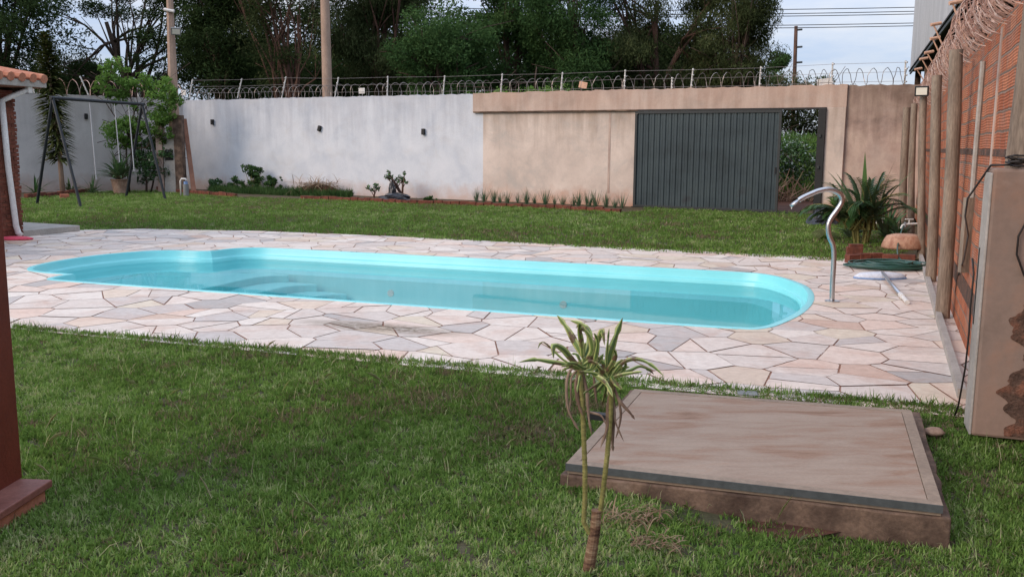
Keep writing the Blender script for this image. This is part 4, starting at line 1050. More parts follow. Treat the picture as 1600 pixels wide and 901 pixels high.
# masonry base with a niche
mb_ = thing('meter_housing', 'brown masonry meter housing with a dark niche around the pole foot', 'meter box', Vector((pb.x, 31.0, 0)), 0)
MB().box((-.30, -.25, 1.15), (.20, .3, 2.3)).build('side_post', M_['old_wall'], mb_)
pn = MB().box((.0, -.22, .95), (.36, .28, 1.9)).build('panel', M_['concrete'], mb_)
MB().box((.0, -.37, 1.22), (.26, .02, .34)).build('niche', M_['recess_shade'], pn)  # flat black plate, the niche's shade is painted
MB().box((.32, -.25, 1.25), (.26, .3, 2.5)).build('side_post', M_['slab_side'], mb_)
pA = atY(303, 294, 30.6); pB = atY(288, 186, 31.4)
pA.z = 0
tag(MB().box((0,0,0), (.14,.05,(pB-pA).length), m=(pB-pA).to_track_quat('Z','Y').to_matrix()).build('leaning_plank', M_['plank'], None, loc=(pA+pB)/2), 'reddish plank leaning against the white wall beside the pole', 'plank')
# pump with white elbow
p = at(288, 306); pu = thing('standpipe', 'short grey pipe stub with a white elbow on the lawn edge', 'pipe', p)
MB().tube([(0.06,0,0),(0.06,0,.36)], .085, 14).build('stub', M_['grey_plastic'], pu); MB().tube([(.06,0,.36),(.06,0,.44)], .06, 12).build('coupling', M_['head_blue'], pu)
MB().tube([(-.10,0,0),(-.10,0,.46),(-.06,0,.52),(.06,0,.52),(.08,0,.46)], .028, 8).build('white_elbow', M_['white_paint'], pu, smooth=True)
p = at(228, 293); tag(MB().box((0,0,.14), (.20,.14,.12), .1).box((0,0,.06),(.08,.08,.08)).build('white_box', M_['white_paint'], None, bevel=.01, loc=(p.x, p.y-.3, .03)), 'small white box lying in the corner bed below the lime tree', 'box')

# slim pole behind wall
def simple_pole(name, px_b, px_t, Y, r0, r1, htop, label, mat='pole'):
    b = atY(px_b, 228, Y); b.z = 0; t_ = atY(px_t, 0, Y); dx = (t_.x-b.x)/(t_.z-CAMH)
    e = thing(name, label, 'pole', b, 0); MB().tube([(dx*z, 0, z) for z in np.linspace(0, htop, 8)], list(np.linspace(r0, r1, 8)), 14).build('shaft', M_[mat], e, smooth=True); return e
simple_pole('utility_pole', 514, 508, 32.5, .19, .13, 10, 'smooth round utility pole rising just behind the white wall')
e = simple_pole('utility_pole', 1239, 1246, 62, .16, .11, 9.4, 'thin distant utility pole with three short arms against the sky', 'bark_red')
for py in (47, 74, 98):
    q = atY(1245, py, 62)-Vector(e.location); MB().tube([q, q+Vector((.35,0,.03))], .07, 6).build('arm', M_['dark_grey'], e)
# power lines
for i, (yl, yr) in enumerate(((5, 8), (13, 14), (15.5, 18.5), (30, 32.5), (33.5, 37))):
    A = atY(400, yl+1, 58); B = atY(1600, yr, 58); n = 20
    pts = [A.lerp(B, k/n) + Vector((0,0,-.35*math.sin(math.pi*k/n))) for k in range(n+1)]
    tag(MB().tube([p-A for p in pts], .022, 4).build('power_line', M_['rubber'], None, loc=A), ['topmost', 'second from the top of the five', 'middle', 'second lowest of the five', 'lowest'][i] + ' overhead power line crossing the sky', 'power line', 'overhead power lines')

# ---- warehouse behind the brick wall
sx = Vector((4.68, 6, 0)); SD = Vector((.3405, .940, 0))
wh = thing('warehouse', 'tall warehouse with pale corrugated metal side rising behind the brick wall', 'building', sx, math.atan2(SD.y, SD.x))
tn = 0; tf = 41.5; zf = atY(1427, 108, 45).z
cl = MB(); pts = []; x = tn
while x < tf: pts += [(x,0),(x+.05,.05),(x+.11,.05),(x+.16,0)]; x += .26
pts.append((tf, 0)); vs = []; fs = []
for a, b in pts: vs += [(a, b, zf-.15), (a, b, zf+6.5)]
for i in range(len(pts)-1): fs.append((2*i, 2*i+2, 2*i+3, 2*i+1))
cl.add(vs, fs); cl.build('cladding', M_['cladding'], wh)
MB().box((tf+.02, -6, zf+3.2), (.05, 12, 6.6)).build('gable_end', M_['cladding'], wh)
MB().box(((tn+tf)/2, -2.5, zf/2), (tf-tn, .1, zf+.2)).build('interior_shade', M_['dark'], wh)  # near-black wall, the open shed's shade put into its colour
MB().box(((tn+tf)/2, -1.2, zf-.1), (tf-tn, 2.6, .06)).build('ceiling', M_['dark'], wh)  # same near-black, shade of the shed painted in
MB().box(((tn+tf)/2, .03, zf-.2), (tf-tn, .06, .10)).build('eave_flashing', M_['dark_grey'], wh)
for t_ in np.linspace(tn+2, tf-.3, 7): MB().box((t_, -.3, zf/2), (.25, .25, zf)).build('column', M_['slab_side'], wh)

# ================================================================== TREES
def leaves(centers, radii, n_per, size, asp, seed, droop=0, tones=None, flat=.8):
    r = np.random.RandomState(seed); C = np.repeat(np.array(centers), n_per, 0); Rr = np.repeat(np.array(radii), n_per); N = len(C)
    d = r.normal(0, 1, (N, 3)); d /= np.linalg.norm(d, axis=1)[:, None]; q = r.rand(N)**.45
    P = C + d*(Rr*q)[:, None]*np.array([1, 1, flat])
    a = r.normal(0, 1, (N, 3)); a[:, 2] -= droop*2.0; a /= np.linalg.norm(a, axis=1)[:, None]
    b = np.cross(a, r.normal(0, 1, (N, 3))); b /= np.linalg.norm(b, axis=1)[:, None]
    s = size*r.uniform(.6, 1.35, N); la = a*s[:, None]; wb = b*(s*asp)[:, None]
    V = np.stack([P-la*.5, P+wb*.5, P+la*.5, P-wb*.5], 1)
    tn = np.repeat(np.array(tones) if tones is not None else np.full(len(centers), .5), n_per)
    tn = np.clip(tn + r.normal(0, .12, N) + d[:, 2]*.10, 0, 1)  # upper leaves of each clump lighter, toplight put into the tone
    return V, tn
def tree(name, base, H, crown, mat, bark, label, seed, ncl=60, n_per=260, size=.2, asp=.4, droop=0, trunk_r=.22, clr=(.6, 1.2), stems=1, flat=.75, group='big trees behind the back wall', cz=None, limbs=14, hollow=.55, cat='tree'):
    """crown: list of (dx,dy,z,rx,ry,rz) ellipsoids in metres from base"""
    r = random.Random(seed); b = Vector(base); e = thing(name, label, cat, b, r.uniform(0, .01), group)
    cs = []; rs = []; ts = []
    for k in range(ncl):
        dx, dy, z, rx, ry, rz = crown[k % len(crown)]
        v = Vector((r.gauss(0,1), r.gauss(0,1), r.gauss(0,1))).normalized() * (hollow + (1-hollow)*r.random())
        c = (dx+v.x*rx, dy+v.y*ry, z+v.z*rz); cs.append(c); rs.append(r.uniform(*clr)); ts.append(.42 + .22*v.z + r.uniform(-.16, .16))  # higher clumps get a lighter tone, toplight painted into the crown
    V, tn = leaves(cs, rs, int(n_per*(1.5 if H > 5 else 1)), size*(.8 if H > 5 else 1), asp, seed, droop, ts, flat)
    quads_mesh('crown', V, 4, M_[mat], tn, e)
    tr_ = MB(); zc = min(c[2]-c[5]*.4 for c in crown); heads = []
    for s_ in range(stems):
        sx_ = r.uniform(-.5, .5)*(stems > 1); top_ = Vector((crown[s_ % len(crown)][0]+r.uniform(-.4,.4), crown[s_ % len(crown)][1], max(zc+1.2, H*.62)))
        pth = []; rad = []
        for k in range(9):
            q = k/8; pth.append(Vector((sx_*(1-q)+top_.x*q*q + .12*math.sin(q*5+s_), top_.y*q*q, top_.z*q))); rad.append(trunk_r*(1-.62*q)/(1 if stems == 1 else 1.4))
        tr_.tube(pth, rad, 9); heads.append((pth, rad))
    lim = MB()
    for k in range(limbs):
        pth, rad = heads[k % stems]; i0 = r.randint(3, 7); p0_ = pth[i0]; tg = Vector(cs[(k*7) % len(cs)])
        mid = p0_.lerp(tg, .5) + Vector((r.uniform(-.4,.4), r.uniform(-.4,.4), r.uniform(-.3,.5)))
        lim.tube([p0_, p0_.lerp(mid, .5)+Vector((0,0,.15)), mid, mid.lerp(tg, .5), tg], [rad[i0]*.6, rad[i0]*.5, rad[i0]*.36, rad[i0]*.24, .02], 6)
        for j in range(2):
            t2 = tg + Vector((r.uniform(-1.2,1.2), r.uniform(-.8,.8), r.uniform(-.6,.9))); lim.tube([mid, mid.lerp(t2, .5)+Vector((0,0,.1)), t2], [rad[i0]*.25, rad[i0]*.16, .012], 5)
    tr_.build('trunk', M_[bark], e, smooth=True); lim.build('limbs', M_[bark], e, smooth=True)
    return e
def TB(px, Y): q = atY(px, 228, Y); return (q.x, Y, 0)
tree('tree', TB(10, 39), 10, [(0,0,6.2,3.0,2.5,2.8),(-1,0,8.6,3,2.5,2)], 'leaf_dark', 'bark_dark', 'dark dense tree at the far left behind the roof corner', 1, 90, 300, .20, .35, .1, clr=(.6,1.1), hollow=.4)
tree('tree', TB(215, 42), 11, [(-1,0,8.2,3.4,2.5,1.5),(2.0,0,6.2,2.0,2,2.6),(-3,0,4.6,1.8,1.5,1.0)], 'leaf_dark', 'bark_dark', 'airy dark tree with level branches and sky gaps behind the spindly plant', 2, 62, 260, .17, .3, 0, clr=(.5,.95), flat=.5, limbs=26)
tree('tree', TB(345, 40), 11, [(0,0,5.6,2.4,2.2,2.7),(0,0,8.8,2.8,2.2,2)], 'leaf_dark', 'bark_dark', 'dark leafy tree right of the concrete pole', 3, 120, 300, .19, .32, .2, clr=(.5,1.0), hollow=.35)
tree('tree', TB(455, 38), 10, [(0,0,6.6,2.0,1.6,2.8),(-.8,0,8.8,2,1.5,1.6)], 'leaf_olive', 'bark_red', 'thin multi-stemmed tree left of the slim pole', 4, 78, 240, .17, .28, .3, trunk_r=.15, clr=(.45,.85), stems=5, limbs=20)
tree('tree', TB(590, 41), 12, [(0,0,5.8,2.6,2.0,3.0),(.2,0,9,3,2.2,2.2)], 'leaf_olive', 'bark_red', 'drooping olive brown tree right of the slim pole', 5, 140, 320, .24, .18, .9, clr=(.55,1.05), hollow=.35)
tree('tree', TB(500, 46), 9, [(0,0,4.2,6.5,1.5,1.8)], 'leaf_dark', 'bark_dark', 'low dark thicket tree in the shade behind the slim pole', 15, 80, 260, .22, .4, .2, clr=(.7,1.2), hollow=.1)
tree('tree', TB(690, 37), 8.6, [(0,0,5.0,1.9,1.6,2.0)], 'leaf_mid', 'bark_dark', 'mid green tree with a rounded top at the gap in the canopy', 6, 62, 330, .17, .35, .1, clr=(.5,.9), hollow=.45)
tree('tree', TB(800, 40), 10, [(0,0,5.0,2.6,2.0,2.4),(.5,0,7.8,2.4,2.0,1.8)], 'leaf_mid', 'bark_dark', 'fullest bright green tree left of the gate', 7, 100, 330, .19, .35, .2, clr=(.55,1.0), hollow=.5)
tree('tree', TB(905, 38), 10, [(0,0,4.6,1.6,1.6,1.8),(-.6,0,7.2,1.7,1.6,2.0)], 'leaf_mid', 'bark_dark', 'green feathery tree above the start of the gate', 8, 66, 300, .19, .26, .4, clr=(.5,.9), hollow=.4)
tree('tree', TB(1015, 39), 12, [(0,0,8.2,3.2,2.2,2.4),(2.6,0,6.6,2.0,2.0,2.4),(-1.0,0,5.0,1.6,1.6,1.6),(2.2,0,4.3,2.2,1.4,1.0)], 'leaf_olive', 'bark_red', 'large dark tree with bare forking red limbs above the gate', 9, 170, 300, .21, .2, .8, clr=(.5,1.0), trunk_r=.30, stems=2, limbs=26, hollow=.5)
tree('tree', TB(1150, 37), 9, [(0,0,5.2,1.4,1.4,2.2),(.4,0,7.4,1.0,1.2,1.5)], 'leaf_olive', 'bark_dark', 'rightmost big tree with a ragged edge against the sky', 10, 60, 300, .18, .2, .7, clr=(.4,.75), hollow=.4, trunk_r=.14)
tree('tree', TB(960, 48), 10, [(0,0,5.0,8,1.2,2.6)], 'leaf_dark', 'bark_dark', 'dark background tree filling the gaps above the gate', 16, 150, 320, .26, .4, .2, clr=(.8,1.4), hollow=.1)
tree('tree', TB(640, 50), 11, [(0,0,6.0,9,1.2,3.6)], 'leaf_dark', 'bark_dark', 'broad shaded tree standing behind the canopy gap', 25, 150, 260, .26, .4, .2, clr=(.8,1.4), hollow=.1)
tree('tree', TB(390, 50), 11, [(0,0,6.0,5,1.2,4)], 'leaf_dark', 'bark_dark', 'shaded far tree between the two poles', 26, 70, 240, .26, .4, .2, clr=(.7,1.3), hollow=.1)
tree('tree', TB(120, 50), 9, [(0,0,4.0,6,1.5,1.6)], 'leaf_dark', 'bark_dark', 'low dark tree far behind the side wall', 17, 70, 240, .26, .4, .2, clr=(.8,1.3), hollow=.1)
tree('tree', TB(1200, 55), 6.5, [(0,0,4.9,.6,.8,.9),(.4,0,6.6,.5,.6,.6)], 'leaf_mid', 'bark_dark', 'small distant tree at the edge of the open sky', 11, 22, 200, .2, .3, .4, clr=(.35,.6), trunk_r=.08, limbs=6)
tree('tree', TB(1290, 75), 6.2, [(0,0,5.6,.8,.8,.5)], 'leaf_mid', 'bark_dark', 'tiny distant treetop showing below the larger cream plaque', 12, 14, 160, .25, .4, .1, clr=(.4,.6), trunk_r=.08, limbs=4)
tree('tree', TB(830, 31), 3.6, [(0,0,3.1,2.4,.5,.35)], 'leaf_lime', 'bark_dark', 'light green weedy growth peeping over the beige beam', 13, 34, 130, .12, .3, -.4, clr=(.2,.42), trunk_r=.05, limbs=8, cat='bush', group=None)
# lime tree inside the garden
lt = TB(212, 30.5)
tree('lime_tree', lt, 4.4, [(-.5,0,3.5,.65,.5,.75),(.75,0,3.0,.85,.5,.85),(-.3,0,1.9,.9,.5,.5),(.5,0,2.2,.9,.5,.7)], 'leaf_lime', 'bark_dark', 'young lime green tree growing in the corner beside the concrete pole', 14, 130, 62, .12, .40, .1, clr=(.12,.27), trunk_r=.05, stems=3, limbs=18, cz=.5, group=None)
tree('shrub', TB(232, 30.7), 1.8, [(.1,0,1.0,.75,.4,.7)], 'leaf_plant', 'bark_dark', 'dark green shrub under the lime tree', 18, 40, 70, .12, .4, .1, clr=(.15,.3), trunk_r=.03, limbs=8, group=None, cat='shrub')
# beyond the gate
tree('roadside_bush', (7.9, 29.5, 0), 2.2, [(0,0,1.2,1.9,.8,.9)], 'leaf_plant', 'bark_dark', 'tangled roadside bush seen through the gate opening', 19, 60, 120, .14, .3, .3, clr=(.25,.5), trunk_r=.03, limbs=20, group=None, cat='bush')
tree('tree', TB(1245, 48), 6, [(0,0,3.6,3,1,1.6)], 'leaf_olive', 'bark_red', 'distant tree seen through the gate opening', 20, 50, 200, .22, .3, .3, clr=(.5,.9), trunk_r=.1, limbs=10, group=None)
# grassy bank
bk = MB(); nx_, ny_ = 16, 8; r = random.Random(2); vs = []
for j in range(ny_+1):
    for i in range(nx_+1): vs.append((2+i*1.4, 30+j*1.6, -.05 + (j/ny_)**.7*2.0 + r.uniform(-.1,.1)))
bk.add(vs, [(j*(nx_+1)+i, j*(nx_+1)+i+1, (j+1)*(nx_+1)+i+1, (j+1)*(nx_+1)+i) for j in range(ny_) for i in range(nx_)])
tag(bk.build('grassy_bank', M_['lawn'], smooth=True), kind='structure')
r = np.random.RandomState(9); N = 14000; X = r.uniform(6, 16, N); Yb = r.uniform(30, 42, N); jz = ((Yb-30)/12.8)
h = r.uniform(.25, .6, N); a_ = r.uniform(-.5, .5, N); V = np.zeros((N,4,3)); zb = -.1+np.clip(jz,0,1)**.7*2.0
V[:,0] = np.stack([X-.02,Yb,zb],1); V[:,1] = np.stack([X+.02,Yb,zb],1); V[:,2] = np.stack([X+h*np.sin(a_)+.008,Yb-.1,zb+h*np.cos(a_)],1); V[:,3] = np.stack([X+h*np.sin(a_)-.008,Yb-.1,zb+h*np.cos(a_)],1)
tag(quads_mesh('bank_grass', V, 4, M_['grass'], np.clip(.72+r.normal(0,.12,N),0,.95)), 'tall green grass on the bank outside the gate', 'grass', kind='stuff')
# dry brushwood outside
mb = MB(); r = random.Random(5)
for i in range(150):
    b0 = Vector((r.uniform(6.6, 9.6), r.uniform(28.2, 29.6), 0)); an = r.uniform(-1.1, 1.1); l = r.uniform(.4, 1.3)
    mb.tube([b0-Vector((7.9,29,0)), b0+Vector((math.sin(an)*l*.5, -.1, abs(math.cos(an))*l*.5))-Vector((7.9,29,0)), b0+Vector((math.sin(an)*l, -.1, abs(math.cos(an))*l*.8))-Vector((7.9,29,0))], [.016,.012,.006], 4)
tag(mb.build('brushwood', M_['rock'], None, loc=(7.9,29,0)), 'pile of dry brushwood beside the dirt track outside the gate', 'brushwood', kind='stuff')

# ================================================================== GARDEN PLANTS
def blade_leaf(mb, base, direction, length, width, droop, n=6, tones=None, fold=True, curl=0):
    d = Vector(direction).normalized(); side = d.cross(Vector((0,0,1)));  side = side.normalized() if side.length > .05 else Vector((1,0,0))
    p = Vector(base); pts = [p.copy()]; ws = [width*.35]
    for k in range(1, n+1):
        q = k/n; d = (d + Vector((0,0,-droop*q))).normalized(); p = p + d*(length/n); pts.append(p.copy()); ws.append(width*math.sin(math.pi*min(1, .25+.75*q)) if k < n else .001)
    mb.strip(pts, side, ws); return mb
def set_tone(ob, f):
    me = ob.data; a = me.attributes.new('tone', 'FLOAT', 'FACE'); a.data.foreach_set('value', [f(i) for i in range(len(me.polygons))]); return ob
# spindly columnar plant by the side wall
sp = thing('columnar_plant', 'tall spindly plant with a tapering column of dark narrow leaves', 'plant', TB(92, 29.2))
MB().tube([(0.03,0,0),(0,0,1.3),(-.12,0,3.0),(-.18,0,4.5)], [.08,.065,.05,.02], 10).build('trunk', M_['pole'], sp, smooth=True)
mb = MB(); r = random.Random(31)
for i in range(1250):
    q = r.random()**.9; z = 1.05+q*3.85; an = r.uniform(0, 2*math.pi); ln_ = (.62 - .36*max(0,(q-.55))/.45)*r.uniform(.7,1.15)
    up = -.15 + 1.3*max(0, q-.45) ; blade_leaf(mb, (-.18*(z/4.5), 0, z), (math.cos(an), math.sin(an), up), ln_*1.0, .036, .16, 4)
set_tone(mb.build('foliage', M_['leaf_speckle'], sp), lambda i: min(1, max(0, random.Random(i//8).gauss(.4, .18))))
# arching clump in a pot
def arching(name, label, loc, n, ln_, w, seed, mat='leaf_plant', z0=.0, spread=1.0, cat='plant', group=None, pot=None, droop=.28):
    e = thing(name, label, cat, loc, 0, group); mb = MB(); r = random.Random(seed)
    for i in range(n):
        an = r.uniform(0, 2*math.pi); el = r.uniform(.5, 1.45); blade_leaf(mb, (0,0,z0), (math.cos(an)*math.cos(el)*spread, math.sin(an)*math.cos(el)*spread, math.sin(el)), ln_*r.uniform(.6,1.15), w*r.uniform(.7,1.2), droop, 6)
    set_tone(mb.build('foliage', M_[mat], e), lambda i: min(1, max(0, random.Random(seed*999+i//12).gauss(.5,.22))))
    if pot: MB().lathe([(pot[0]*.7,0),(pot[0]*.75,.01),(pot[0],pot[1]*.92),(pot[0]*1.08,pot[1]*.93),(pot[0]*1.08,pot[1]),(pot[0]*.9,pot[1]),(pot[0]*.85,pot[1]*.85)], (0,0,0), 18).build('pot', M_[pot[2]], e, smooth=False)
    return e
arching('potted_fern', 'broad arching green fern in a dull clay pot by the side wall', TB(184, 29.8), 110, .95, .045, 3, z0=.42, pot=(.26,.45,'rock'))
arching('young_plant', 'small spiky plant at the left end of the bed', TB(50, 28.9), 12, .75, .03, 4, 'leaf_plant')
arching('young_plant', 'small dark plant between the swing legs and the fern', TB(140, 29.6), 16, .7, .025, 5, 'leaf_plant')
arching('young_plant', 'low leafy plant left of the fern pot near the trunk', TB(105, 29.5), 22, .5, .04, 6, 'leaf_plant')
# leafy weeds on the bed
def bedpt(px, off=.55):
    s_ = onwall(px, 260, off)[0]; return W0 + WD*s_ + WN*off
def weed(px, off, H, wd, label, seed, mat='leaf_mid', n=26, size=.10, group=None):
    P = bedpt(px, off); e = thing('weed_plant', label, 'plant', P, 0, group); r = random.Random(seed); cs = []; st_ = MB()
    for k in range(n):
        z = H*r.uniform(.2, 1); a = r.uniform(0, 6.3); rr_ = wd*r.random()*(1.1-.5*z/H); c = (math.cos(a)*rr_, math.sin(a)*rr_, z); cs.append(c)
        if k % 2 == 0: st_.tube([(c[0]*.2, c[1]*.2, 0), (c[0]*.7, c[1]*.7, z*.6), c], [.010,.007,.003], 4)
    V, tn = leaves(cs, [wd*.22]*n, 34, size, .45, seed, .1, None, .8); quads_mesh('foliage', V, 4, M_[mat], tn, e); st_.build('stems', M_['leaf_dry'] if False else M_['canes'], e)
weed(335, .6, .38, .35, 'low dark leafy weed nearest the plank', 41, 'leaf_plant')
weed(395, .6, .85, .48, 'tallest leafy green weed in the bed before the white wall', 42, 'leaf_mid', 40)
weed(420, .55, .55, .30, 'green weed just right of the tallest weed', 43, 'leaf_mid')
weed(368, .6, .5, .3, 'bushy weed just left of the tallest weed', 44, 'leaf_plant')
weed(437, .45, .55, .12, 'thin upright weed with small leaves by the white wall', 45, 'leaf_mid', 8, .08)
# bed grass mass
xs, ys = [], []
r = np.random.RandomState(3)
for _ in range(8500):
    px = r.uniform(325, 548); off = r.uniform(.5, 1.5); P = bedpt(px, off); xs.append(P.x); ys.append(P.y)
grass('bed_grass', np.array(xs), np.array(ys), .10, .30, .012, .45, M_['leaf_mid'], 'uncut dark green grass mound in the bed before the white wall', 45, 0)
P = bedpt(495, .75); e = thing('dry_grass_heap', 'heap of dry pinkish straw behind the uncut green grass', 'straw heap', P); mb = MB(); r = random.Random(9)
for i in range(420):
    a = r.uniform(0,6.3); b0 = (math.cos(a)*.75*r.random(), math.sin(a)*.3*r.random(), .18+.22*r.random()); blade_leaf(mb, b0, (r.uniform(-1,1), r.uniform(-1,1), r.uniform(0,.5)), r.uniform(.25,.6), .010, .35, 4)
set_tone(mb.build('straw', M_['leaf_dry'], e), lambda i: random.Random(i//8).random())
MB().lathe([(.75,0),(.7,.12),(.45,.28),(.1,.36)], (0,0,0), 18, 1, .45, .12, random.Random(2)).build('mound', M_['soil'], e, smooth=True)
# knobbly small tree with the black bag
def twiggy(px, off, H, label, seed, n):
    P = bedpt(px, off); e = thing('desert_rose', label, 'plant', P, 0, 'bare branched desert roses'); r = random.Random(seed); mb = MB(); cs = []
    for k in range(n):
        a = r.uniform(0, 6.3); sp_ = r.uniform(.25,.62)*H*(1 if k else .2); z = H*r.uniform(.7,1.0); tp2 = Vector((math.cos(a)*sp_, math.sin(a)*sp_*.6, z)); m1 = Vector((tp2.x*.35, tp2.y*.35, z*.5))
        mb.tube([(0,0,0), (tp2.x*.1, tp2.y*.1, z*.25), m1, tp2], [.045*H, .038*H, .022*H, .010], 7); cs.append(tuple(tp2)); 
        t3 = m1 + Vector((r.uniform(-.2,.2), r.uniform(-.1,.1), z*.35)); mb.tube([m1, t3], [.02*H,.008], 6); cs.append(tuple(t3))
    mb.build('stems', M_['bark_red'], e, smooth=True); V, tn = leaves(cs, [.07]*len(cs), 16, .10, .42, seed, 0, None, 1); quads_mesh('foliage', V, 4, M_['leaf_plant'], tn, e)
twiggy(628, .75, .82, 'larger bare branched desert rose behind the black bag', 51, 7)
twiggy(584, .75, .42, 'small bare desert rose left of the black bag', 52, 4)
def bag(loc, w, d, h, label, seed, rz=0):
    r = random.Random(seed); mb = MB(); n = 22; rings = 8; vs = []
    for j in range(rings):
        q = j/(rings-1); rad = math.cos(q*1.35)**.8 if q < 1 else .1; z = h*(q**.9)
        for k in range(n):
            a = 2*math.pi*k/n; f = 1 + .16*math.sin(3*a+j*.9+seed)+r.uniform(-.12,.12); vs.append((math.cos(a)*w*rad*f, math.sin(a)*d*rad*f, max(0, z*(1+r.uniform(-.12,.12)))))
    fs = [(j*n+k, j*n+(k+1) % n, (j+1)*n+(k+1) % n, (j+1)*n+k) for j in range(rings-1) for k in range(n)] + [tuple(range((rings-1)*n, rings*n))]
    mb.add(vs, fs); o_ = tag(mb.build('plastic_bag', M_['bag'], None, loc=loc), label, 'bag', 'black plastic bags'); o_.rotation_euler = (0,0,rz); return o_
P = bedpt(618, 1.0); bag((P.x, P.y, .0), .55, .25, .20, 'flat crumpled black plastic bag at the foot of the desert rose', 3, W_RZ)
P = bedpt(613, 1.0); bag((P.x-.02, P.y+.03, .12), .13, .09, .42, 'upright knotted black plastic bag behind the flat one', 5, W_RZ)
p = at(1286, 351); bag((p.x, p.y, 0), .30, .26, .36, 'shiny black rubbish bag on the lawn beside the black gate post', 4)
# chives: one thing per clump
r = random.Random(77)
cl_px = [745, 757, 772, 782, 793, 810, 823, 836, 853, 868, 880, 897, 905, 921, 932, 948, 962, 974]
ORD = ['first','second','third','fourth','fifth','sixth','seventh','eighth','ninth','tenth','eleventh','twelfth','thirteenth','fourteenth','fifteenth','sixteenth','seventeenth','eighteenth']
def chive_proto(seed):
    mb = MB(); r = random.Random(seed)
    for i in range(30):
        a = r.uniform(0, 6.3); el = r.uniform(1.05, 1.55); blade_leaf(mb, (math.cos(a)*.06*r.random(), math.sin(a)*.06*r.random(), 0), (math.cos(a)*math.cos(el), math.sin(a)*math.cos(el), math.sin(el)), r.uniform(.2,.48), .008, .05, 3)
    return mb
for i, px in enumerate(cl_px):
    lab = ['leftmost chive clump below the beige plaster edge', 'second chive clump from the left end'][i] if i < 2 else ('largest chive clump at the right end of the row by the plaster joint' if i == 15 else ('last thin chive clump nearest the gate' if i == 17 else ORD[i] + ' spiky chive clump from the left end of the row behind the brick edging'))
    if i < 3:
        P = bedpt(px, .75); e = thing('chive_clump', lab, 'chives', P, 0, 'chive clumps in the bed'); set_tone(chive_proto(90+i).build('foliage', M_['leaf_chive'], e), lambda k: random.Random(k//6).random())
        protos = globals().setdefault('CP', []); protos.append(e)
    else:
        P = bedpt(px, .75+r.uniform(-.1,.15)); e = copy_thing(CP[i % 3], lab, P, r.uniform(0, 6)); s_ = r.uniform(.7, 1.15) * (1.35 if i == 15 else 1); e.scale = (s_, s_, s_)
# small weeds in front of bricks
weed(675, 1.55, .16, .28, 'tiny weed tuft hanging over the brick edging', 47, 'leaf_mid', 10, .08)
# palm clump
pp = at(1352, 383); pc_ = thing('palm_clump', 'bushy green palm clump in the corner bed at the end of the lawn', 'palm', (pp.x, pp.y+.2, 0))
mbp = MB(); stm = MB(); r = random.Random(61)
def frond(mb, base, dirv, L_, leaflet, droop, nlf, stem):
    d = Vector(dirv).normalized(); p = Vector(base); pts = [p.copy()]; N = 10
    for k in range(N): d = (d+Vector((0,0,-droop/N*(k+1)*.35))).normalized(); p = p+d*(L_/N); pts.append(p.copy())
    stem.tube(pts, [.012*(1-k/11)+.003 for k in range(N+1)], 4)
    for k in range(nlf):
        q = .22+.78*k/nlf; i = min(N-1, int(q*N)); b0 = pts[i].lerp(pts[i+1], q*N-i); t_ = (pts[i+1]-pts[i]).normalized(); s_ = t_.cross(Vector((0,0,1))).normalized()
        for sg in (-1, 1): blade_leaf(mb, b0, s_*sg*.8 + t_*.75 + Vector((0,0,-.12)), leaflet*(1.1-.65*abs(q-.45)), .016, .18, 3)
for i in range(38):
    a = r.uniform(0, 6.3); el = r.uniform(.7, 1.5); b0 = (r.uniform(-.25,.25), r.uniform(-.2,.2), .25)
    frond(mbp, b0, (math.cos(a)*math.cos(el), math.sin(a)*math.cos(el)*.7, math.sin(el)), r.uniform(.7,1.12), .26, r.uniform(.5,1.2), 20, stm)
set_tone(mbp.build('fronds', M_['leaf_plant'], pc_), lambda i: min(1,max(0, random.Random(i//120).gauss(.42,.2))))
for k in range(6): stm.tube([(.10*math.cos(k), .08*math.sin(k), 0), (.2*math.cos(k), .15*math.sin(k), .5)], .022, 6)
stm.build('canes', M_['canes'], pc_)
mb = MB()
for a, el, L_ in ((2.6,.95,1.25),(1.9,1.35,1.35),(.75,1.25,1.40),(2.8,1.1,1.1),(.5,1.0,1.25),(3.2,.7,.9)):
    blade_leaf(mb, (math.cos(a)*.12, -.15, .42), (math.cos(a)*math.cos(el)*1.0, -.1, math.sin(el)), L_*.85, .048, .10, 8)
set_tone(mb.build('broad_leaves', M_['leaf_plant'], pc_), lambda i: .75)
for px_, py_, n, L_, w, lab, sd in ((1330,372,50,.5,.030,'low leafy plant left under the palm',71),(1385,372,60,.7,.025,'dark grassy plant between the palm and the posts',72),(1372,345,34,.9,.030,'dark strap leaved plant behind the palm against the wall',73),(1405,378,40,.45,.022,'trailing weed at the foot of the posts',74)):
    q = at(px_, py_); arching('bed_plant', lab, (q.x, q.y, 0), n, L_, w, sd, 'leaf_plant', group=None)
q = at(1371, 361); e = thing('white_flowers', 'few small white flowers under the palm', 'flowers', (q.x, q.y, 0)); mb = MB(); r = random.Random(8)
for k in range(14):
    c = Vector((r.uniform(-.2,.2), r.uniform(-.1,.1), r.uniform(.1,.3)));
    for j in range(4): a = j*1.57; mb.add([c, c+Vector((math.cos(a)*.045,0,math.sin(a)*.045)), c+Vector((math.cos(a+.7)*.05,.01,math.sin(a+.7)*.05))], [(0,1,2)])
    mb.tube([c, (c.x,c.y,0)], .003, 4)
mb.build('petals', M_['white_paint'], e)
q = at(1303, 347); arching('potted_plant', 'small yellowish plant in a terracotta pot at the pilaster foot', (q.x, q.y, 0), 30, .28, .035, 81, 'leaf_lime', z0=.34, pot=(.17,.34,'terracotta'))
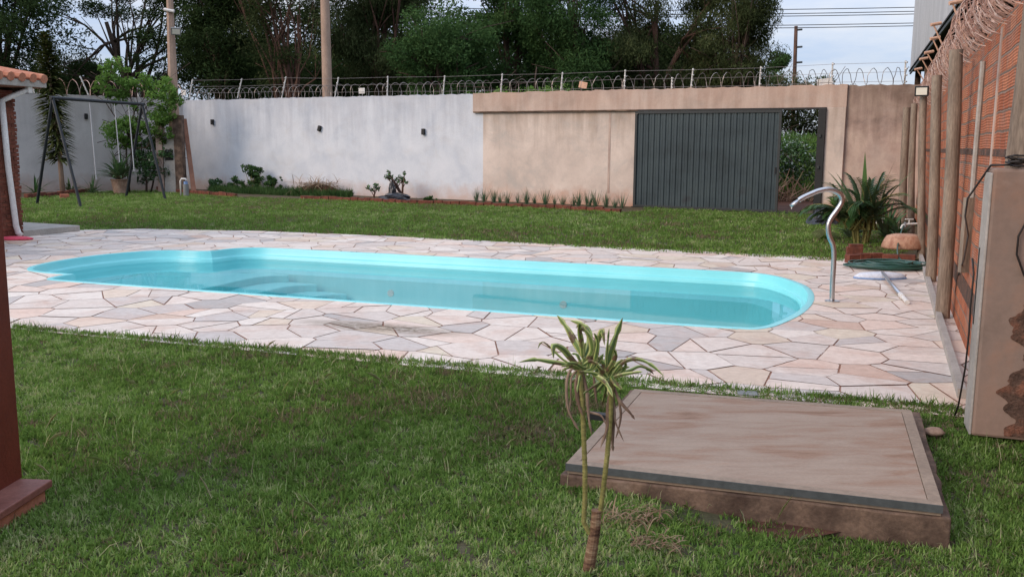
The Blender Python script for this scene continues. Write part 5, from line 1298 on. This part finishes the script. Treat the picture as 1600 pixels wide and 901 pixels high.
# fallen frond on the lawn
mb = MB(); stm = MB(); q = at(1288, 372); frond(mb, (0,0,.10), (-.2,-1,.25), .75, .32, .3, 16, stm); e = thing('fallen_frond', 'palm frond drooping onto the lawn below the black bag', 'frond', (q.x+.05, q.y+.35, 0)); set_tone(mb.build('leaflets', M_['leaf_olive'], e), lambda i: .8); stm.build('stalk', M_['canes'], e)

# ================================================================== FOREGROUND YOUNG PLANT
Yp = 3.35
def fp(px, py, dy=0): return atY(px, py, Yp+dy)
b0 = fp(920, 935); b0.z = 0
yp = thing('dracaena', 'young two-stemmed dracaena with ragged striped leaves in the foreground lawn', 'plant', b0)
def rel3(px, py, dy=0): return fp(px, py, dy) - b0
tk_ = MB(); pth = [rel3(918, 905), rel3(921, 880), rel3(926, 850), rel3(930, 825), rel3(932, 797)]
pth = [Vector((pth[0].x-.002, 0, -.02))] + pth; tk_.tube(pth, [.024,.0235,.023,.022,.020,.018], 12)
for i in range(14):
    q = i/13; idx = q*4; k = int(min(3, idx)); P = pth[k+1].lerp(pth[k+2], idx-k); tk_.tube([P-Vector((0,0,.002)), P+Vector((0,0,.002))], .0245-.004*q, 12)
trunk_mat = pm('dracaena_bark', [(.35, (.07,.035,.022)), (.5, (.17,.095,.055)), (.64, (.33,.24,.15))], 9, (1,1,5), fine=40, fineamt=.3); tk_.build('trunk', trunk_mat, yp)
st1 = [rel3(921,832), rel3(912,815), rel3(914,780), rel3(914,730), rel3(912,680), rel3(910,630), rel3(907,590), rel3(905,565)]
st2 = [rel3(933,818), rel3(938,800), rel3(943,760), rel3(949,710), rel3(953,660), rel3(955,620), rel3(956,590)]
for st_, col in ((st1, 0), (st2, 1)):
    mb = MB(); mb.tube(st_, [.0105]+[.0095]*(len(st_)-1), 10)
    for i in range(34):
        q = i/34*(len(st_)-1); k = int(q); P = st_[k].lerp(st_[min(k+1, len(st_)-1)], q-k); mb.tube([P-Vector((0,0,.0012)), P+Vector((0,0,.0012))], .0108, 10)
    mb.build('stem', M_['canes'], yp)
# leaves drawn by their midlines: (points px, width, dryness)
LV = [([(912,560),(898,535),(885,512),(870,492)],.0185,0),([(910,560),(908,535),(905,515),(906,505)],.014,0),([(914,558),(921,530),(915,510),(890,500)],.016,0),([(916,562),(925,545),(918,520),(900,508)],.015,0),
      ([(908,575),(893,560),(880,545),(866,540),(865,560)],.017,0),([(905,580),(885,570),(858,565),(835,562),(810,566)],.012,.1),([(905,575),(880,562),(850,535),(840,545)],.006,.2),
      ([(918,575),(925,550),(935,530),(940,516),(945,540)],.015,0),([(922,578),(930,560),(934,535),(928,520)],.012,0),([(915,580),(925,575),(935,565),(943,552)],.015,.3),
      ([(950,590),(952,560),(961,530),(973,496)],.021,0),([(948,588),(948,560),(950,535),(952,512)],.008,.05),([(952,590),(945,570),(935,560),(925,548)],.014,.1),([(950,592),(940,580),(932,570)],.014,.2),
      ([(956,592),(965,575),(980,563),(1000,562),(1020,572),(1038,588)],.011,.0),([(958,596),(965,585),(985,578),(1000,572),(1015,578),(1022,585)],.009,1),([(956,594),(972,580),(978,570),(975,560)],.010,0),
      ([(930,580),(940,575),(950,590),(955,610)],.016,.35),([(925,585),(935,590),(948,600),(958,620)],.014,.5),
      ([(910,575),(915,555),(920,540),(926,560)],.014,.1),([(935,585),(928,565),(918,552),(912,545)],.014,0),([(945,585),(955,570),(962,555),(958,545)],.013,0)]
rx_ = random.Random(15)
for cx_, cy_ in ((911,572),(952,590)):
    for k in range(15):
        a_ = rx_.uniform(-2.9, .1) if k < 9 else rx_.uniform(-.3, 3.4); l_ = rx_.uniform(22, 58)
        x1, y1 = cx_+math.cos(a_)*l_*.5, cy_+math.sin(a_)*l_*.5; x2, y2 = cx_+math.cos(a_)*l_, cy_+math.sin(a_)*l_*.85+rx_.uniform(0, 12)
        LV.append(([(cx_+rx_.uniform(-3,3), cy_+rx_.uniform(-4,8)), (x1, y1), (x2, y2)], rx_.uniform(.008,.013), .3))
DR = [([(903,572),(890,580),(885,605),(888,640),(900,665),(905,672)],.007),([(905,575),(893,590),(892,620),(890,640)],.005),([(908,578),(905,600),(908,640),(915,665)],.011),([(910,580),(917,610),(920,650),(925,680)],.008),
      ([(928,588),(930,610),(932,630)],.007),([(954,600),(950,640),(948,670),(938,700)],.010),([(956,600),(958,640),(957,690),(958,705)],.010),([(958,600),(968,625),(985,645),(992,655)],.008),
      ([(960,602),(970,640),(968,665),(962,685)],.006),([(907,640),(925,645),(940,650),(948,665)],.006),([(952,600),(960,640),(962,660),(975,690)],.006),([(905,580),(900,600),(903,630),(911,650)],.009)]
mb = MB(); r = random.Random(3)
cam_side = Vector((1, 0, 0))
def curve_leaf(mb, pxs, w, dyamp, seed):
    r = random.Random(seed); sy = r.uniform(-dyamp, dyamp); P = []
    for i, (a, b) in enumerate(pxs): P.append(rel3(a, b, sy*i/len(pxs)))
    pts = []; n = 5
    for i in range(len(P)-1):
        for k in range(n):
            a, b_, c_, d_ = P[max(i-1,0)], P[i], P[i+1], P[min(i+2, len(P)-1)]; q = k/n
            pts.append(.5*((2*b_)+(-a+c_)*q+(2*a-5*b_+4*c_-d_)*q*q+(-a+3*b_-3*c_+d_)*q**3))
    pts.append(P[-1]); m_ = len(pts); vs = []; fs = []
    for i, p_ in enumerate(pts):
        t_ = (pts[min(i+1,m_-1)]-pts[max(i-1,0)]).normalized(); s_ = t_.cross(Vector((r.uniform(-.05,.05)*0+.25*math.sin(seed), 1, .35*math.cos(seed)))).normalized(); q = i/(m_-1)
        ww = w*(.45+.55*math.sin(math.pi*min(1,q*1.3)) if q < .75 else 1.0*(1-q)/.25*.98+.01)*.95
        nrm = s_.cross(t_)
        for sgn, lift in ((-1,.35),(-.45,.08),(0,0),(.45,.08),(1,.35)): vs.append(p_ + s_*ww*sgn*.62 + nrm*ww*lift)
    for i in range(m_-1):
        for k in range(4): fs.append((i*5+k, i*5+k+1, (i+1)*5+k+1, (i+1)*5+k))
    mb.add(vs, fs)
for i, (pxs, w, dry) in enumerate(LV): curve_leaf(mb, pxs, w*1.25, .12, i)
lo = mb.build('leaves', M_['striped'], yp, smooth=True)
set_tone(lo, lambda i: (lambda q: (.62 + .38*q if i % 4 in (0, 3) else .12 + .40*q))(random.Random(i//80).random()))
mb = MB()
for i, (pxs, w) in enumerate(DR): curve_leaf(mb, pxs, w*1.4, .05, 40+i)
dm = pm('dead_leaf', [(.3, (.05,.028,.02)), (.5, (.17,.11,.075)), (.7, (.34,.25,.18))], 14, (1,1,.4), fine=60)
mb.build('dead_leaves', dm, yp, smooth=True)
# dry litter heaps
def litter(px, py, label, seed, n=90, R=.10):
    P = at(px, py); mb = MB(); r = random.Random(seed)
    for i in range(n):
        a = r.uniform(0,6.3); q = R*math.sqrt(r.random()); blade_leaf(mb, (math.cos(a)*q, math.sin(a)*q*.7, .015+.03*r.random()), (r.uniform(-1,1), r.uniform(-1,1), r.uniform(-.1,.6)), r.uniform(.03,.10), .0035, .5, 3)
    set_tone(mb.build('dry_litter', M_['leaf_dry'], None, loc=P), lambda i: .0+.6*random.Random(i//6).random())
    return [x for x in bpy.data.objects if x.name.startswith('dry_litter')][-1]
tag(litter(990, 815, '', 1, 130, .13), 'heap of dry grass litter right of the dracaena trunk', 'litter', 'dry litter heaps on the lawn')
tag(litter(1025, 858, '', 2, 80, .11), 'smaller litter heap nearer the bottom edge', 'litter', 'dry litter heaps on the lawn')
